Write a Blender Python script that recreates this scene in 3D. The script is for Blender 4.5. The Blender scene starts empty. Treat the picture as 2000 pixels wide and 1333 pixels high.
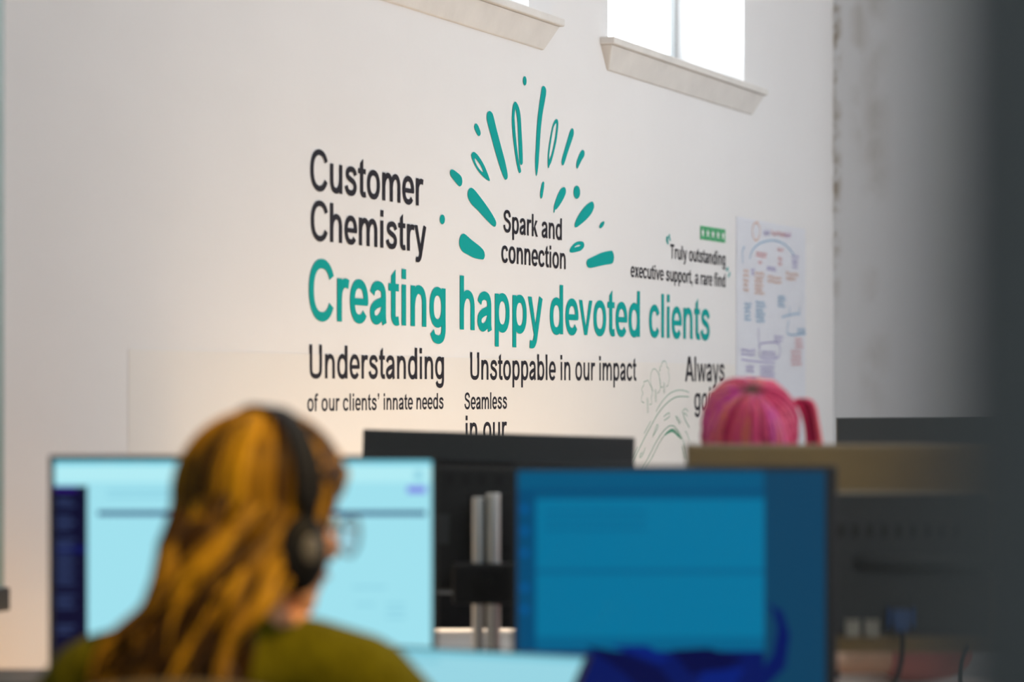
import bpy, bmesh, math, random
from mathutils import Vector, Matrix, Euler, noise
from mathutils.geometry import tessellate_polygon
R = math.radians
sc = bpy.context.scene
col = sc.collection

# ------------------------------------------------------------------ camera
CAM_Z = 1.23
cam_d = bpy.data.cameras.new('camera')
cam = bpy.data.objects.new('camera', cam_d); col.objects.link(cam)
cam.location = (0, 0, CAM_Z); cam.rotation_euler = (R(90), 0, 0)
cam_d.sensor_width = 36; cam_d.lens = 36 * 5175 / 2000
cam_d.shift_y = 90.5 / 2000
cam_d.clip_start = 0.05; cam_d.clip_end = 200
cam_d.dof.use_dof = True; cam_d.dof.focus_distance = 6.85; cam_d.dof.aperture_fstop = 2.15
sc.camera = cam

# ------------------------------------------------------------------ sky, lights, exposure
w = bpy.data.worlds.new('sky'); sc.world = w; w.use_nodes = True
bg = w.node_tree.nodes['Background']
bg.inputs[0].default_value = (0.86, 0.95, 1.0, 1); bg.inputs[1].default_value = 14.0
def lamp(name, kind, loc, aim, power, colour, **kw):
    d = bpy.data.lights.new(name, kind); d.energy = power; d.color = colour
    for k, v in kw.items(): setattr(d, k, v)
    o = bpy.data.objects.new(name, d); col.objects.link(o); o.location = loc
    o.rotation_euler = (Vector(aim) - Vector(loc)).to_track_quat('-Z', 'Y').to_euler()
    return o
lamp('added_side_key', 'AREA', (3.7, 6.4, 2.3), (0.5, 7.4, 1.5), 60, (0.94, 0.975, 1.0), shape='RECTANGLE', size=3.0, size_y=1.8)  # added key light for the lettered wall; the right wall has no windows
lamp('added_overhead_fill', 'AREA', (1.5, 5.4, 3.75), (1.5, 5.4, 0), 20, (0.96, 0.98, 1.0), shape='RECTANGLE', size=2.4, size_y=3.0)  # added ambient fill from overhead, not a known fixture
lamp('added_front_fill', 'AREA', (1.6, -2.6, 2.6), (0.9, 4.5, 1.0), 48, (0.92, 0.98, 1.0), shape='RECTANGLE', size=2.6, size_y=1.8)  # added frontal fill behind the camera; no window stands there
lamp('ceiling_spot_warm', 'SPOT', (0.75, 2.45, 2.6), (-0.33, 3.35, 1.0), 175, (1.0, 0.66, 0.26), spot_size=R(36), spot_blend=0.8, shadow_soft_size=0.08)
lamp('low_lamp_by_left_wall', 'AREA', (-0.62, 4.34, 0.42), (-1.25, 4.55, 0.75), 3.2, (1.0, 0.52, 0.16), shape='DISK', size=0.3)
lamp('low_lamp_by_far_desk', 'AREA', (0.75, 6.75, 0.35), (-0.10, 6.8, 1.0), 8, (1.0, 0.73, 0.44), shape='RECTANGLE', size=0.9, size_y=0.3)
lamp('low_lamp_between_desks', 'AREA', (0.2, 5.75, 0.35), (-0.62, 5.8, 1.0), 9.5, (1.0, 0.72, 0.42), shape='RECTANGLE', size=0.9, size_y=0.3)
sc.view_settings.view_transform = 'Standard'; sc.view_settings.look = 'None'
sc.view_settings.gamma = 1; sc.view_settings.use_curve_mapping = False
sc.view_settings.exposure = 0.0
sc.cycles.use_denoising = True
sc.cycles.max_bounces = 8

# ------------------------------------------------------------------ helpers: things, parts, meshes
def tag(o, label=None, cat=None, group=None, kind=None):
    for k, v in (('label', label), ('category', cat), ('group', group), ('kind', kind)):
        if v: o[k] = v
    return o
def thing(name, label, cat, loc=(0, 0, 0), rz=0.0, group=None):
    o = bpy.data.objects.new(name, None); col.objects.link(o)
    o.location = loc; o.rotation_euler = (0, 0, rz); o.empty_display_size = 0.1
    return tag(o, label, cat, group)
class MB:
    """collects shapes that end up in one mesh"""
    def __init__(s): s.v = []; s.f = []; s.m = []; s.c = []
    def add(s, vs, fs, mi=0, c=None):
        b = len(s.v); s.v += [tuple(p) for p in vs]
        s.f += [tuple(b + i for i in f) for f in fs]; s.m += [mi] * len(fs)
        s.c += (c if isinstance(c, list) else [c or (0.5, 0.5, 0.5)] * len(vs)); return s
    def box(s, x0, x1, y0, y1, z0, z1, mi=0, M=None):
        vs = [Vector((x, y, z)) for z in (z0, z1) for y in (y0, y1) for x in (x0, x1)]
        if M: vs = [M @ p for p in vs]
        return s.add(vs, [(0, 2, 3, 1), (4, 5, 7, 6), (0, 1, 5, 4), (2, 6, 7, 3), (0, 4, 6, 2), (1, 3, 7, 5)], mi)
    def frustum(s, a, b, mi=0):
        """a, b: (x0,x1,z0,z1,y) rectangles facing along y"""
        vs = []
        for x0, x1, z0, z1, y in (a, b): vs += [(x0, y, z0), (x1, y, z0), (x1, y, z1), (x0, y, z1)]
        return s.add(vs, [(0, 1, 2, 3), (7, 6, 5, 4), (0, 4, 5, 1), (1, 5, 6, 2), (2, 6, 7, 3), (3, 7, 4, 0)], mi)
    def prism(s, poly, axis, a, b, mi=0):
        """poly: 2-D outline; extruded along 'axis' from a to b"""
        n = len(poly)
        def P(p, d):
            return {'x': (d, p[0], p[1]), 'y': (p[0], d, p[1]), 'z': (p[0], p[1], d)}[axis]
        vs = [P(p, a) for p in poly] + [P(p, b) for p in poly]
        fs = [tuple(range(n)), tuple(range(2 * n - 1, n - 1, -1))] + [(i, i + n, (i + 1) % n + n, (i + 1) % n) for i in range(n)]
        return s.add(vs, fs, mi)
    def tube(s, pts, rad, seg=10, flat=1.0, mi=0, c=None, up=None, closed=False):
        """round-ended tube through pts; rad: one radius or a list; flat squashes it across 'up'"""
        pts = [Vector(p) for p in pts]; n = len(pts)
        rad = list(rad) if isinstance(rad, (list, tuple)) else [rad] * n
        if not closed:
            t0 = (pts[1] - pts[0]).normalized(); t1 = (pts[-1] - pts[-2]).normalized()
            r0, r1 = rad[0], rad[-1]
            pts = [pts[0] - t0 * r0, pts[0] - t0 * r0 * 0.7] + pts + [pts[-1] + t1 * r1 * 0.7, pts[-1] + t1 * r1]
            rad = [r0 * 0.05, r0 * 0.7] + rad + [r1 * 0.7, r1 * 0.05]
            if isinstance(c, list): c = [c[0], c[0]] + c + [c[-1], c[-1]]
        n = len(pts); ref = Vector(up) if up else None; vs = []; cs = []; prev = None
        for i, p in enumerate(pts):
            a = pts[(i - 1) % n] if closed else pts[max(i - 1, 0)]
            b = pts[(i + 1) % n] if closed else pts[min(i + 1, n - 1)]
            t = (b - a).normalized()
            if ref is not None: u = ref - t * ref.dot(t)
            elif prev is not None: u = prev - t * prev.dot(t)
            else: u = t.orthogonal()
            if u.length < 1e-6: u = t.orthogonal()
            u.normalize(); prev = u; v = t.cross(u)
            for k in range(seg):
                an = 2 * math.pi * k / seg
                vs.append(p + u * (math.cos(an) * rad[i] * flat) + v * (math.sin(an) * rad[i])); cs.append(c[i] if isinstance(c, list) else (c or (0.5, 0.5, 0.5)))
        fs = []
        for i in range(n if closed else n - 1):
            j = (i + 1) % n
            for k in range(seg):
                l = (k + 1) % seg
                fs.append((i * seg + k, i * seg + l, j * seg + l, j * seg + k))
        if not closed: fs += [tuple(range(seg - 1, -1, -1)), tuple((n - 1) * seg + k for k in range(seg))]
        return s.add(vs, fs, mi, cs)
    def ellipsoid(s, c, r, M=None, nu=20, nv=12, mi=0):
        vs = []; fs = []
        for j in range(1, nv):
            el = math.pi * j / nv - math.pi / 2
            for i in range(nu):
                az = 2 * math.pi * i / nu
                vs.append(Vector((r[0] * math.cos(el) * math.cos(az), r[1] * math.cos(el) * math.sin(az), r[2] * math.sin(el))))
        vs += [Vector((0, 0, -r[2])), Vector((0, 0, r[2]))]
        for j in range(nv - 2):
            for i in range(nu):
                k = (i + 1) % nu; fs.append((j * nu + i, j * nu + k, (j + 1) * nu + k, (j + 1) * nu + i))
        b, t = len(vs) - 2, len(vs) - 1
        for i in range(nu):
            k = (i + 1) % nu; fs += [(b, k, i), (t, (nv - 2) * nu + i, (nv - 2) * nu + k)]
        vs = [(M @ p if M else p) + Vector(c) for p in vs]
        return s.add(vs, fs, mi)
    def cyl(s, c, r, h, axis='z', seg=28, r2=None, mi=0):
        r2 = r if r2 is None else r2; vs = []
        for rr, d in ((r, 0), (r2, h)):
            for k in range(seg):
                a = 2 * math.pi * k / seg; x, y = rr * math.cos(a), rr * math.sin(a)
                vs.append({'z': (c[0] + x, c[1] + y, c[2] + d), 'y': (c[0] + x, c[1] + d, c[2] + y), 'x': (c[0] + d, c[1] + x, c[2] + y)}[axis])
        fs = [tuple(range(seg)), tuple(range(2 * seg - 1, seg - 1, -1))] + [(k, k + seg, (k + 1) % seg + seg, (k + 1) % seg) for k in range(seg)]
        return s.add(vs, fs, mi)
    def xform(s, M): s.v = [tuple(M @ Vector(p)) for p in s.v]; return s
    def build(s, name, mats, parent=None, bevel=0, smooth=None, loc=(0, 0, 0), rot=(0, 0, 0), remesh=0, soft=3, colours=False):
        me = bpy.data.meshes.new(name); me.from_pydata(s.v, [], s.f)
        bm = bmesh.new(); bm.from_mesh(me); bmesh.ops.recalc_face_normals(bm, faces=bm.faces); bm.to_mesh(me); bm.free()
        me.polygons.foreach_set('material_index', s.m)
        for m in (mats if isinstance(mats, (list, tuple)) else [mats]): me.materials.append(m)
        if colours:
            ca = me.color_attributes.new('strand', 'FLOAT_COLOR', 'POINT')
            for i, c in enumerate(s.c): ca.data[i].color = (*c, 1)
        o = bpy.data.objects.new(name, me); col.objects.link(o)
        if remesh:
            md = o.modifiers.new('r', 'REMESH'); md.mode = 'VOXEL'; md.voxel_size = remesh
            if soft:
                sm = o.modifiers.new('s', 'SMOOTH'); sm.iterations = soft; sm.factor = 0.5
            dg = bpy.context.evaluated_depsgraph_get()
            nm = bpy.data.meshes.new_from_object(o.evaluated_get(dg)); o.modifiers.clear()
            o.data = nm; nm.name = name; bpy.data.meshes.remove(me); me = nm
            if not me.materials: me.materials.append(mats)
            smooth = 180 if smooth is None else smooth
        if bevel:
            md = o.modifiers.new('bevel', 'BEVEL'); md.width = bevel; md.segments = 3; md.limit_method = 'ANGLE'; md.angle_limit = R(35)
        if smooth is not None:
            me.shade_smooth()
            if smooth < 180: me.set_sharp_from_angle(angle=R(smooth))
        o.parent = parent; o.location = loc; o.rotation_euler = rot
        return o

def smooth_path(pts, n=6, closed=False):
    pts = [Vector(p) for p in pts]; N = len(pts); out = []
    for i in range(N if closed else N - 1):
        g = (lambda k: pts[k % N]) if closed else (lambda k: pts[min(max(k, 0), N - 1)])
        p0, p1, p2, p3 = g(i - 1), g(i), g(i + 1), g(i + 2)
        for k in range(n):
            t = k / n
            out.append(0.5 * ((2 * p1) + (p2 - p0) * t + (2 * p0 - 5 * p1 + 4 * p2 - p3) * t * t + (3 * p1 - p0 - 3 * p2 + p3) * t ** 3))
    if not closed: out.append(pts[-1])
    return out

# ------------------------------------------------------------------ materials
def mat(name, colour=(0.5, 0.5, 0.5), rough=0.5, metal=0.0, var=0.0, scale=8.0, bump=0.0, bscale=60.0, emit=None, estr=1.0, coat=0.0, alpha=None, stretch=None, spec=None):
    m = bpy.data.materials.new(name); m.use_nodes = True; nt = m.node_tree; N, L = nt.nodes, nt.links
    b = N['Principled BSDF']
    b.inputs['Roughness'].default_value = rough; b.inputs['Metallic'].default_value = metal
    b.inputs['Base Color'].default_value = (*colour, 1)
    if spec is not None: b.inputs['Specular IOR Level'].default_value = spec
    if coat: b.inputs['Coat Weight'].default_value = coat; b.inputs['Coat Roughness'].default_value = 0.15
    if var or bump:
        tc = N.new('ShaderNodeTexCoord'); src = tc.outputs['Object']
        if stretch:
            mp = N.new('ShaderNodeMapping'); mp.inputs['Scale'].default_value = stretch; L.new(src, mp.inputs['Vector']); src = mp.outputs[0]
    if var:
        n = N.new('ShaderNodeTexNoise'); n.inputs['Scale'].default_value = scale; n.inputs['Detail'].default_value = 4
        L.new(src, n.inputs['Vector'])
        r = N.new('ShaderNodeValToRGB')
        r.color_ramp.elements[0].position = 0.3; r.color_ramp.elements[1].position = 0.7
        r.color_ramp.elements[0].color = (*[c * (1 - var) for c in colour], 1)
        r.color_ramp.elements[1].color = (*[min(1, c * (1 + var)) for c in colour], 1)
        L.new(n.outputs['Fac'], r.inputs[0]); L.new(r.outputs[0], b.inputs['Base Color'])
    if bump:
        n = N.new('ShaderNodeTexNoise'); n.inputs['Scale'].default_value = bscale; n.inputs['Detail'].default_value = 3
        L.new(src, n.inputs['Vector'])
        bp = N.new('ShaderNodeBump'); bp.inputs['Strength'].default_value = bump; bp.inputs['Distance'].default_value = 0.004
        L.new(n.outputs['Fac'], bp.inputs['Height']); L.new(bp.outputs[0], b.inputs['Normal'])
    if emit:
        b.inputs['Emission Color'].default_value = (*emit, 1); b.inputs['Emission Strength'].default_value = estr
    return m
def srgb(r, g, b):
    f = lambda c: c / 12.92 if c <= 0.04045 else ((c + 0.055) / 1.055) ** 2.4
    return (f(r / 255), f(g / 255), f(b / 255))
def screen_colour(name, rgb, k=1.0):
    return mat(name, (0.01, 0.01, 0.012), 0.25, emit=srgb(*rgb), estr=k, spec=0.1)

# ------------------------------------------------------------------ the room
# the lettered wall runs away from the camera to the right: s = metres along it, local -y = into the room
TH = math.atan(2180 / 5175.0)
WALL_RZ = R(90) - TH
def wall_xy(s, d=0.0):
    """a point of the floor plan: s along the lettered wall, d out from it into the room"""
    return (s * math.sin(TH) + d * math.cos(TH), 7.0 + s * math.cos(TH) - d * math.sin(TH))

def wall_paint(name, colour, stain=None):
    m = mat(name, colour, 0.62, var=0.025, scale=1.3, bump=0.12, bscale=35)
    if stain:
        nt = m.node_tree; N, L = nt.nodes, nt.links; b = N['Principled BSDF']
        base = b.inputs['Base Color'].links[0].from_socket
        tc = N.new('ShaderNodeTexCoord'); sep = N.new('ShaderNodeSeparateXYZ'); L.new(tc.outputs['Object'], sep.inputs[0])
        fac = None
        for axis, c0, half, z0, z1, k, ns in stain:      # damp stains of their own shape beside the corner
            d = N.new('ShaderNodeMath'); d.operation = 'SUBTRACT'; L.new(sep.outputs[axis], d.inputs[0]); d.inputs[1].default_value = c0
            a = N.new('ShaderNodeMath'); a.operation = 'ABSOLUTE'; L.new(d.outputs[0], a.inputs[0])
            mp = N.new('ShaderNodeMapRange'); mp.inputs[1].default_value = half; mp.inputs[2].default_value = 0.0; L.new(a.outputs[0], mp.inputs[0])
            zz = N.new('ShaderNodeMapRange'); zz.inputs[1].default_value = z0; zz.inputs[2].default_value = z1; L.new(sep.outputs['Z'], zz.inputs[0])
            no = N.new('ShaderNodeTexNoise'); no.inputs['Scale'].default_value = ns; no.inputs['Detail'].default_value = 5; L.new(tc.outputs['Object'], no.inputs['Vector'])
            nr = N.new('ShaderNodeMapRange'); nr.inputs[1].default_value = 0.42; nr.inputs[2].default_value = 0.62; L.new(no.outputs['Fac'], nr.inputs[0])
            m1 = N.new('ShaderNodeMath'); m1.operation = 'MULTIPLY'; L.new(mp.outputs[0], m1.inputs[0]); L.new(zz.outputs[0], m1.inputs[1])
            m2 = N.new('ShaderNodeMath'); m2.operation = 'MULTIPLY'; L.new(m1.outputs[0], m2.inputs[0]); L.new(nr.outputs[0], m2.inputs[1])
            m3 = N.new('ShaderNodeMath'); m3.operation = 'MULTIPLY'; m3.inputs[1].default_value = k; L.new(m2.outputs[0], m3.inputs[0])
            if fac is None: fac = m3.outputs[0]
            else:
                ad = N.new('ShaderNodeMath'); ad.operation = 'MAXIMUM'; L.new(fac, ad.inputs[0]); L.new(m3.outputs[0], ad.inputs[1]); fac = ad.outputs[0]
        mx = N.new('ShaderNodeMix'); mx.data_type = 'RGBA'; L.new(fac, mx.inputs[0]); L.new(base, mx.inputs[6]); mx.inputs[7].default_value = (0.23, 0.17, 0.10, 1)
        L.new(mx.outputs[2], b.inputs['Base Color'])
    return m
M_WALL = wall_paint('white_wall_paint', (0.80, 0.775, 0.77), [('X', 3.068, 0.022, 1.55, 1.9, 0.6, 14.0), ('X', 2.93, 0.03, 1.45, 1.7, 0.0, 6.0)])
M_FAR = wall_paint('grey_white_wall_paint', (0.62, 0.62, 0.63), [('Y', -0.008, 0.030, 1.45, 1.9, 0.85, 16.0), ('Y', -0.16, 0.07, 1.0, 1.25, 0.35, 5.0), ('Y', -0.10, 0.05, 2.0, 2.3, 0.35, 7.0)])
M_SILL = mat('chalky_cream_paint', (0.73, 0.69, 0.655), 0.6, var=0.06, scale=9, bump=0.25, bscale=50)
M_FRAME = mat('window_frame_paint', (0.70, 0.74, 0.76), 0.5, var=0.03, scale=5)
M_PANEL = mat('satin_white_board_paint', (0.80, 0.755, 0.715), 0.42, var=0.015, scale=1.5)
M_CEIL = mat('ceiling_paint', (0.75, 0.74, 0.72), 0.8, var=0.02, scale=2)
M_FLOOR = mat('grey_carpet', (0.16, 0.145, 0.13), 0.95, var=0.25, scale=220, bump=0.4, bscale=300)
M_DARK = mat('slate_partition_finish', (0.052, 0.068, 0.075), 0.6, var=0.06, scale=3)

ZC = 3.9
W1 = (0.717, 1.992); W0 = (-1.158, 0.117); WZ = (2.236, 3.35)
b = MB()
def wseg(s0, s1, z0, z1): b.box(s0, s1, 0.0, 0.38, z0, z1)
wseg(-12.2, W0[0], 0, ZC); wseg(W0[0], W0[1], 0, WZ[0]); wseg(W0[0], W0[1], WZ[1], ZC)
wseg(W0[1], W1[0], 0, ZC); wseg(W1[0], W1[1], 0, WZ[0]); wseg(W1[0], W1[1], WZ[1], ZC); wseg(W1[1], 3.4, 0, ZC)
b.build('wall_left', M_WALL, loc=(0, 7, 0), rot=(0, 0, WALL_RZ))['kind'] = 'structure'
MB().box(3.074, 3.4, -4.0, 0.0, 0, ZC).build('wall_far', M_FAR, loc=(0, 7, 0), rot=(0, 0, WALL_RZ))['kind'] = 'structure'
MB().box(4.3, 4.5, -3.2, 9.0, 0, ZC).build('wall_right', M_WALL)['kind'] = 'structure'
MB().box(-5.2, 4.5, -3.4, -3.2, 0, ZC).build('wall_back', M_WALL)['kind'] = 'structure'
MB().box(-5.6, 4.8, -3.6, 10.9, -0.1, 0).build('floor', M_FLOOR)['kind'] = 'structure'
MB().box(-5.6, 4.8, -3.6, 10.9, ZC, ZC + 0.1).build('ceiling', M_CEIL)['kind'] = 'structure'
for i, (s0, s1) in enumerate((W0, W1)):
    fr = MB()
    y0, y1 = 0.24, 0.29
    fr.box(s0, s0 + 0.05, y0, y1, *WZ); fr.box(s1 - 0.05, s1, y0, y1, *WZ)
    fr.box(s0, s1, y0, y1, WZ[0], WZ[0] + 0.05); fr.box(s0, s1, y0, y1, WZ[1] - 0.05, WZ[1])
    fr.box(s0 + 0.245, s0 + 0.29, y0 - 0.02, y1, *WZ); fr.box(s0, s1, y0 + 0.01, y1 - 0.01, 2.72, 2.76)
    wn = fr.build('window_%d' % (i + 1), M_FRAME, bevel=0.006, loc=(0, 7, 0), rot=(0, 0, WALL_RZ)); wn['kind'] = 'structure'
    g = bpy.data.materials.new('window_glass'); g.use_nodes = True; nt = g.node_tree
    nt.nodes.remove(nt.nodes['Principled BSDF'])
    tr = nt.nodes.new('ShaderNodeBsdfTransparent'); gl = nt.nodes.new('ShaderNodeBsdfGlossy'); gl.inputs['Roughness'].default_value = 0.02
    mx = nt.nodes.new('ShaderNodeMixShader'); mx.inputs[0].default_value = 0.06
    nt.links.new(tr.outputs[0], mx.inputs[1]); nt.links.new(gl.outputs[0], mx.inputs[2]); nt.links.new(mx.outputs[0], nt.nodes['Material Output'].inputs[0])
    MB().box(s0 + 0.045, s1 - 0.045, 0.262, 0.268, WZ[0] + 0.045, WZ[1] - 0.045).build('pane', g, wn)
    # projecting sill: a square-edged board over a splayed moulding with mitred ends
    a0, a1 = s0 - 0.067, s1 + 0.130 if i else s1 + 0.150
    z = 2.236
    sl = MB()
    sl.box(a0, a1, -0.045, 0.24, z - 0.022, z)
    e = 0.055
    vs = [(a0 + 0.008, -0.034, z - 0.022), (a1 - 0.008, -0.034, z - 0.022), (a1 - 0.008, 0.02, z - 0.022), (a0 + 0.008, 0.02, z - 0.022),
          (a0 + e, -0.006, z - 0.090), (a1 - e, -0.006, z - 0.090), (a1 - e, 0.02, z - 0.090), (a0 + e, 0.02, z - 0.090)]
    sl.add(vs, [(0, 1, 2, 3), (7, 6, 5, 4), (0, 4, 5, 1), (1, 5, 6, 2), (2, 6, 7, 3), (3, 7, 4, 0)])
    sl.build('trim_%d' % (i + 1), M_SILL, bevel=0.004, loc=(0, 7, 0), rot=(0, 0, WALL_RZ))['kind'] = 'structure'
# a thin painted board on the lower wall, under the mural
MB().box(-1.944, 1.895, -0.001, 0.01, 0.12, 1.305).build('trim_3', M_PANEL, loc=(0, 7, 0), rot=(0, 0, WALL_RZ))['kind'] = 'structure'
# slim dark post standing close beside the camera
MB().box(0.0865, 0.205, 0.535, 0.58, 0, 3.9).build('partition_post', M_DARK, bevel=0.004)['kind'] = 'structure'

# ------------------------------------------------------------------ the vinyl lettering and drawings on the wall
DROPS = [([(0.0978, 2.0509), (0.097, 2.0455), (0.0939, 2.0408), (0.0891, 2.0379), (0.0837, 2.0372), (0.0786, 2.039), (0.0748, 2.0428), (0.0732, 2.048), (0.074, 2.0534), (0.0771, 2.058), (0.0818, 2.061), (0.0873, 2.0616), (0.0924, 2.0599), (0.0961, 2.056)], None),
([(-0.2412, 1.9054), (-0.2282, 1.9021), (-0.2158, 1.8919), (-0.2101, 1.8822), (-0.2186, 1.8751), (-0.2299, 1.8771), (-0.244, 1.8871), (-0.2508, 1.8967)], None),
([(-0.154, 1.9455), (-0.1383, 1.9435), (-0.1267, 1.9343), (-0.1063, 1.9029), (-0.077, 1.8616), (-0.0504, 1.8244), (-0.0344, 1.7955), (-0.0326, 1.7828), (-0.0415, 1.7764), (-0.0534, 1.7779), (-0.077, 1.7992), (-0.1063, 1.8338), (-0.1354, 1.8727), (-0.1632, 1.9115), (-0.1701, 1.9268), (-0.1666, 1.9397)], None),
([(-0.2564, 1.8312), (-0.2384, 1.8288), (-0.2158, 1.8193), (-0.1873, 1.8023), (-0.1643, 1.7823), (-0.1511, 1.7673), (-0.1574, 1.7646), (-0.1816, 1.7697), (-0.2158, 1.7808), (-0.2468, 1.7977), (-0.2654, 1.8143), (-0.2687, 1.8241)], [(-0.2485, 1.8151), (-0.2412, 1.815), (-0.2214, 1.8064), (-0.2044, 1.7964), (-0.193, 1.7859), (-0.2015, 1.7846), (-0.2214, 1.7917), (-0.2412, 1.8038)]),
([(0.0172, 1.9865), (0.0305, 1.9843), (0.0457, 1.9729), (0.0561, 1.9527), (0.0622, 1.9157), (0.0683, 1.8738), (0.0714, 1.8387), (0.0695, 1.8268), (0.0622, 1.8227), (0.0536, 1.8244), (0.0475, 1.8368), (0.0427, 1.8764), (0.0378, 1.9182), (0.0318, 1.9481), (0.0215, 1.9677), (0.0148, 1.9488), (0.0172, 1.9257), (0.0245, 1.8935), (0.0336, 1.8592), (0.0457, 1.8297), (0.0591, 1.8072), (0.0518, 1.8008), (0.0439, 1.8025), (0.0275, 1.8282), (0.0094, 1.8759), (-0.0008, 1.9147), (-0.0026, 1.9448), (0.0034, 1.9734)], None),
([(-0.3891, 1.7764), (-0.3718, 1.7742), (-0.3369, 1.7647), (-0.3269, 1.7542), (-0.3294, 1.7428), (-0.3404, 1.7375), (-0.3519, 1.7392), (-0.3743, 1.7487), (-0.3965, 1.7593), (-0.4015, 1.768), (-0.3975, 1.7743)], None),
([(0.217, 2.0495), (0.2317, 2.0463), (0.2374, 2.0348), (0.2266, 2.0073), (0.2107, 1.9721), (0.198, 1.9278), (0.1885, 1.8719), (0.179, 1.8233), (0.1683, 1.8011), (0.1621, 1.8101), (0.1589, 1.8361), (0.1633, 1.877), (0.1696, 1.9252), (0.1822, 1.9789), (0.2011, 2.0311), (0.2062, 2.0436)], None),
([(0.3123, 1.9684), (0.3234, 1.9646), (0.3254, 1.9489), (0.3136, 1.9114), (0.2941, 1.8758), (0.2747, 1.8476), (0.2605, 1.8356), (0.2573, 1.8298), (0.2509, 1.8312), (0.2489, 1.8504), (0.2522, 1.8748), (0.265, 1.9096), (0.2811, 1.9425), (0.2973, 1.9609)], [(0.309, 1.9567), (0.313, 1.9527), (0.3071, 1.9278), (0.2909, 1.8925), (0.2747, 1.8669), (0.2611, 1.8533), (0.2586, 1.8584), (0.265, 1.8831), (0.2779, 1.9156), (0.2909, 1.9434)]),
([(0.4294, 1.9534), (0.4408, 1.9495), (0.4415, 1.9372), (0.4227, 1.9134), (0.3959, 1.8817), (0.3727, 1.8528), (0.3608, 1.8446), (0.3509, 1.8487), (0.3529, 1.861), (0.3694, 1.8844), (0.3926, 1.9157), (0.4126, 1.9421)], None),
([(0.5128, 1.8999), (0.5244, 1.8959), (0.5231, 1.8845), (0.5039, 1.8705), (0.4834, 1.854), (0.4698, 1.8438), (0.4617, 1.8499), (0.4664, 1.8651), (0.4834, 1.8838), (0.5005, 1.8964)], None),
([(-0.4333, 1.6485), (-0.4348, 1.6432), (-0.439, 1.6387), (-0.4451, 1.6361), (-0.4518, 1.6357), (-0.4578, 1.6377), (-0.462, 1.6416), (-0.4634, 1.6467), (-0.462, 1.652), (-0.4578, 1.6565), (-0.4518, 1.6591), (-0.4451, 1.6595), (-0.439, 1.6576), (-0.4348, 1.6536)], None),
([(-0.2696, 1.7386), (-0.2533, 1.7358), (-0.225, 1.7243), (-0.1782, 1.7025), (-0.1361, 1.6801), (-0.1122, 1.6637), (-0.1095, 1.6544), (-0.1175, 1.6481), (-0.1361, 1.6508), (-0.1782, 1.6651), (-0.225, 1.683), (-0.2686, 1.6978), (-0.289, 1.7118), (-0.2915, 1.724), (-0.2839, 1.7347)], None),
([(-0.3193, 1.619), (-0.3042, 1.6168), (-0.2661, 1.6054), (-0.2172, 1.5924), (-0.1912, 1.5823), (-0.1834, 1.5712), (-0.1886, 1.5622), (-0.2016, 1.559), (-0.2507, 1.5609), (-0.2915, 1.5673), (-0.3244, 1.5739), (-0.3419, 1.5863), (-0.3444, 1.6004), (-0.3344, 1.6142)], None),
([(0.217, 1.7893), (0.2231, 1.7866), (0.2214, 1.775), (0.2159, 1.76), (0.2087, 1.746), (0.2021, 1.7424), (0.1955, 1.7461), (0.1949, 1.7576), (0.201, 1.7736), (0.2087, 1.7856)], None),
([(0.368, 1.7848), (0.3795, 1.7818), (0.3824, 1.7713), (0.368, 1.7554), (0.3423, 1.7368), (0.3138, 1.7206), (0.3025, 1.7184), (0.2969, 1.7107), (0.2924, 1.7104), (0.2941, 1.7253), (0.3053, 1.7429), (0.3223, 1.7609), (0.3451, 1.7783)], None),
([(0.4911, 1.7791), (0.4886, 1.7709), (0.4816, 1.764), (0.4714, 1.7597), (0.4601, 1.759), (0.45, 1.7619), (0.443, 1.7678), (0.4405, 1.7757), (0.443, 1.7839), (0.45, 1.7908), (0.4601, 1.7951), (0.4714, 1.7958), (0.4816, 1.793), (0.4886, 1.787)], None),
([(0.5834, 1.7587), (0.5968, 1.7541), (0.5986, 1.7422), (0.5773, 1.7234), (0.5352, 1.7035), (0.4817, 1.6842), (0.4593, 1.678), (0.4493, 1.6813), (0.4552, 1.6945), (0.4817, 1.7155), (0.5173, 1.736), (0.5532, 1.7513)], None),
([(0.6784, 1.7081), (0.6828, 1.7032), (0.6722, 1.6938), (0.6537, 1.6866), (0.6432, 1.6878), (0.6444, 1.6944), (0.6599, 1.7041)], None),
([(0.4935, 1.641), (0.5143, 1.6399), (0.5232, 1.6334), (0.5173, 1.6244), (0.4935, 1.6146), (0.4581, 1.6091), (0.423, 1.6059), (0.4114, 1.6097), (0.4172, 1.6185), (0.4405, 1.6304), (0.4669, 1.6381)], [(0.4846, 1.631), (0.4947, 1.6309), (0.4876, 1.6273), (0.464, 1.6236), (0.4493, 1.6216), (0.4493, 1.6237), (0.464, 1.6279)]),
([(0.7346, 1.6261), (0.7504, 1.6235), (0.7611, 1.6117), (0.7567, 1.597), (0.7409, 1.5885), (0.6877, 1.5829), (0.6322, 1.5762), (0.5743, 1.5694), (0.5502, 1.5716), (0.5412, 1.58), (0.5442, 1.5888), (0.5592, 1.5949), (0.6016, 1.6044), (0.6629, 1.6172)], None)]
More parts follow.
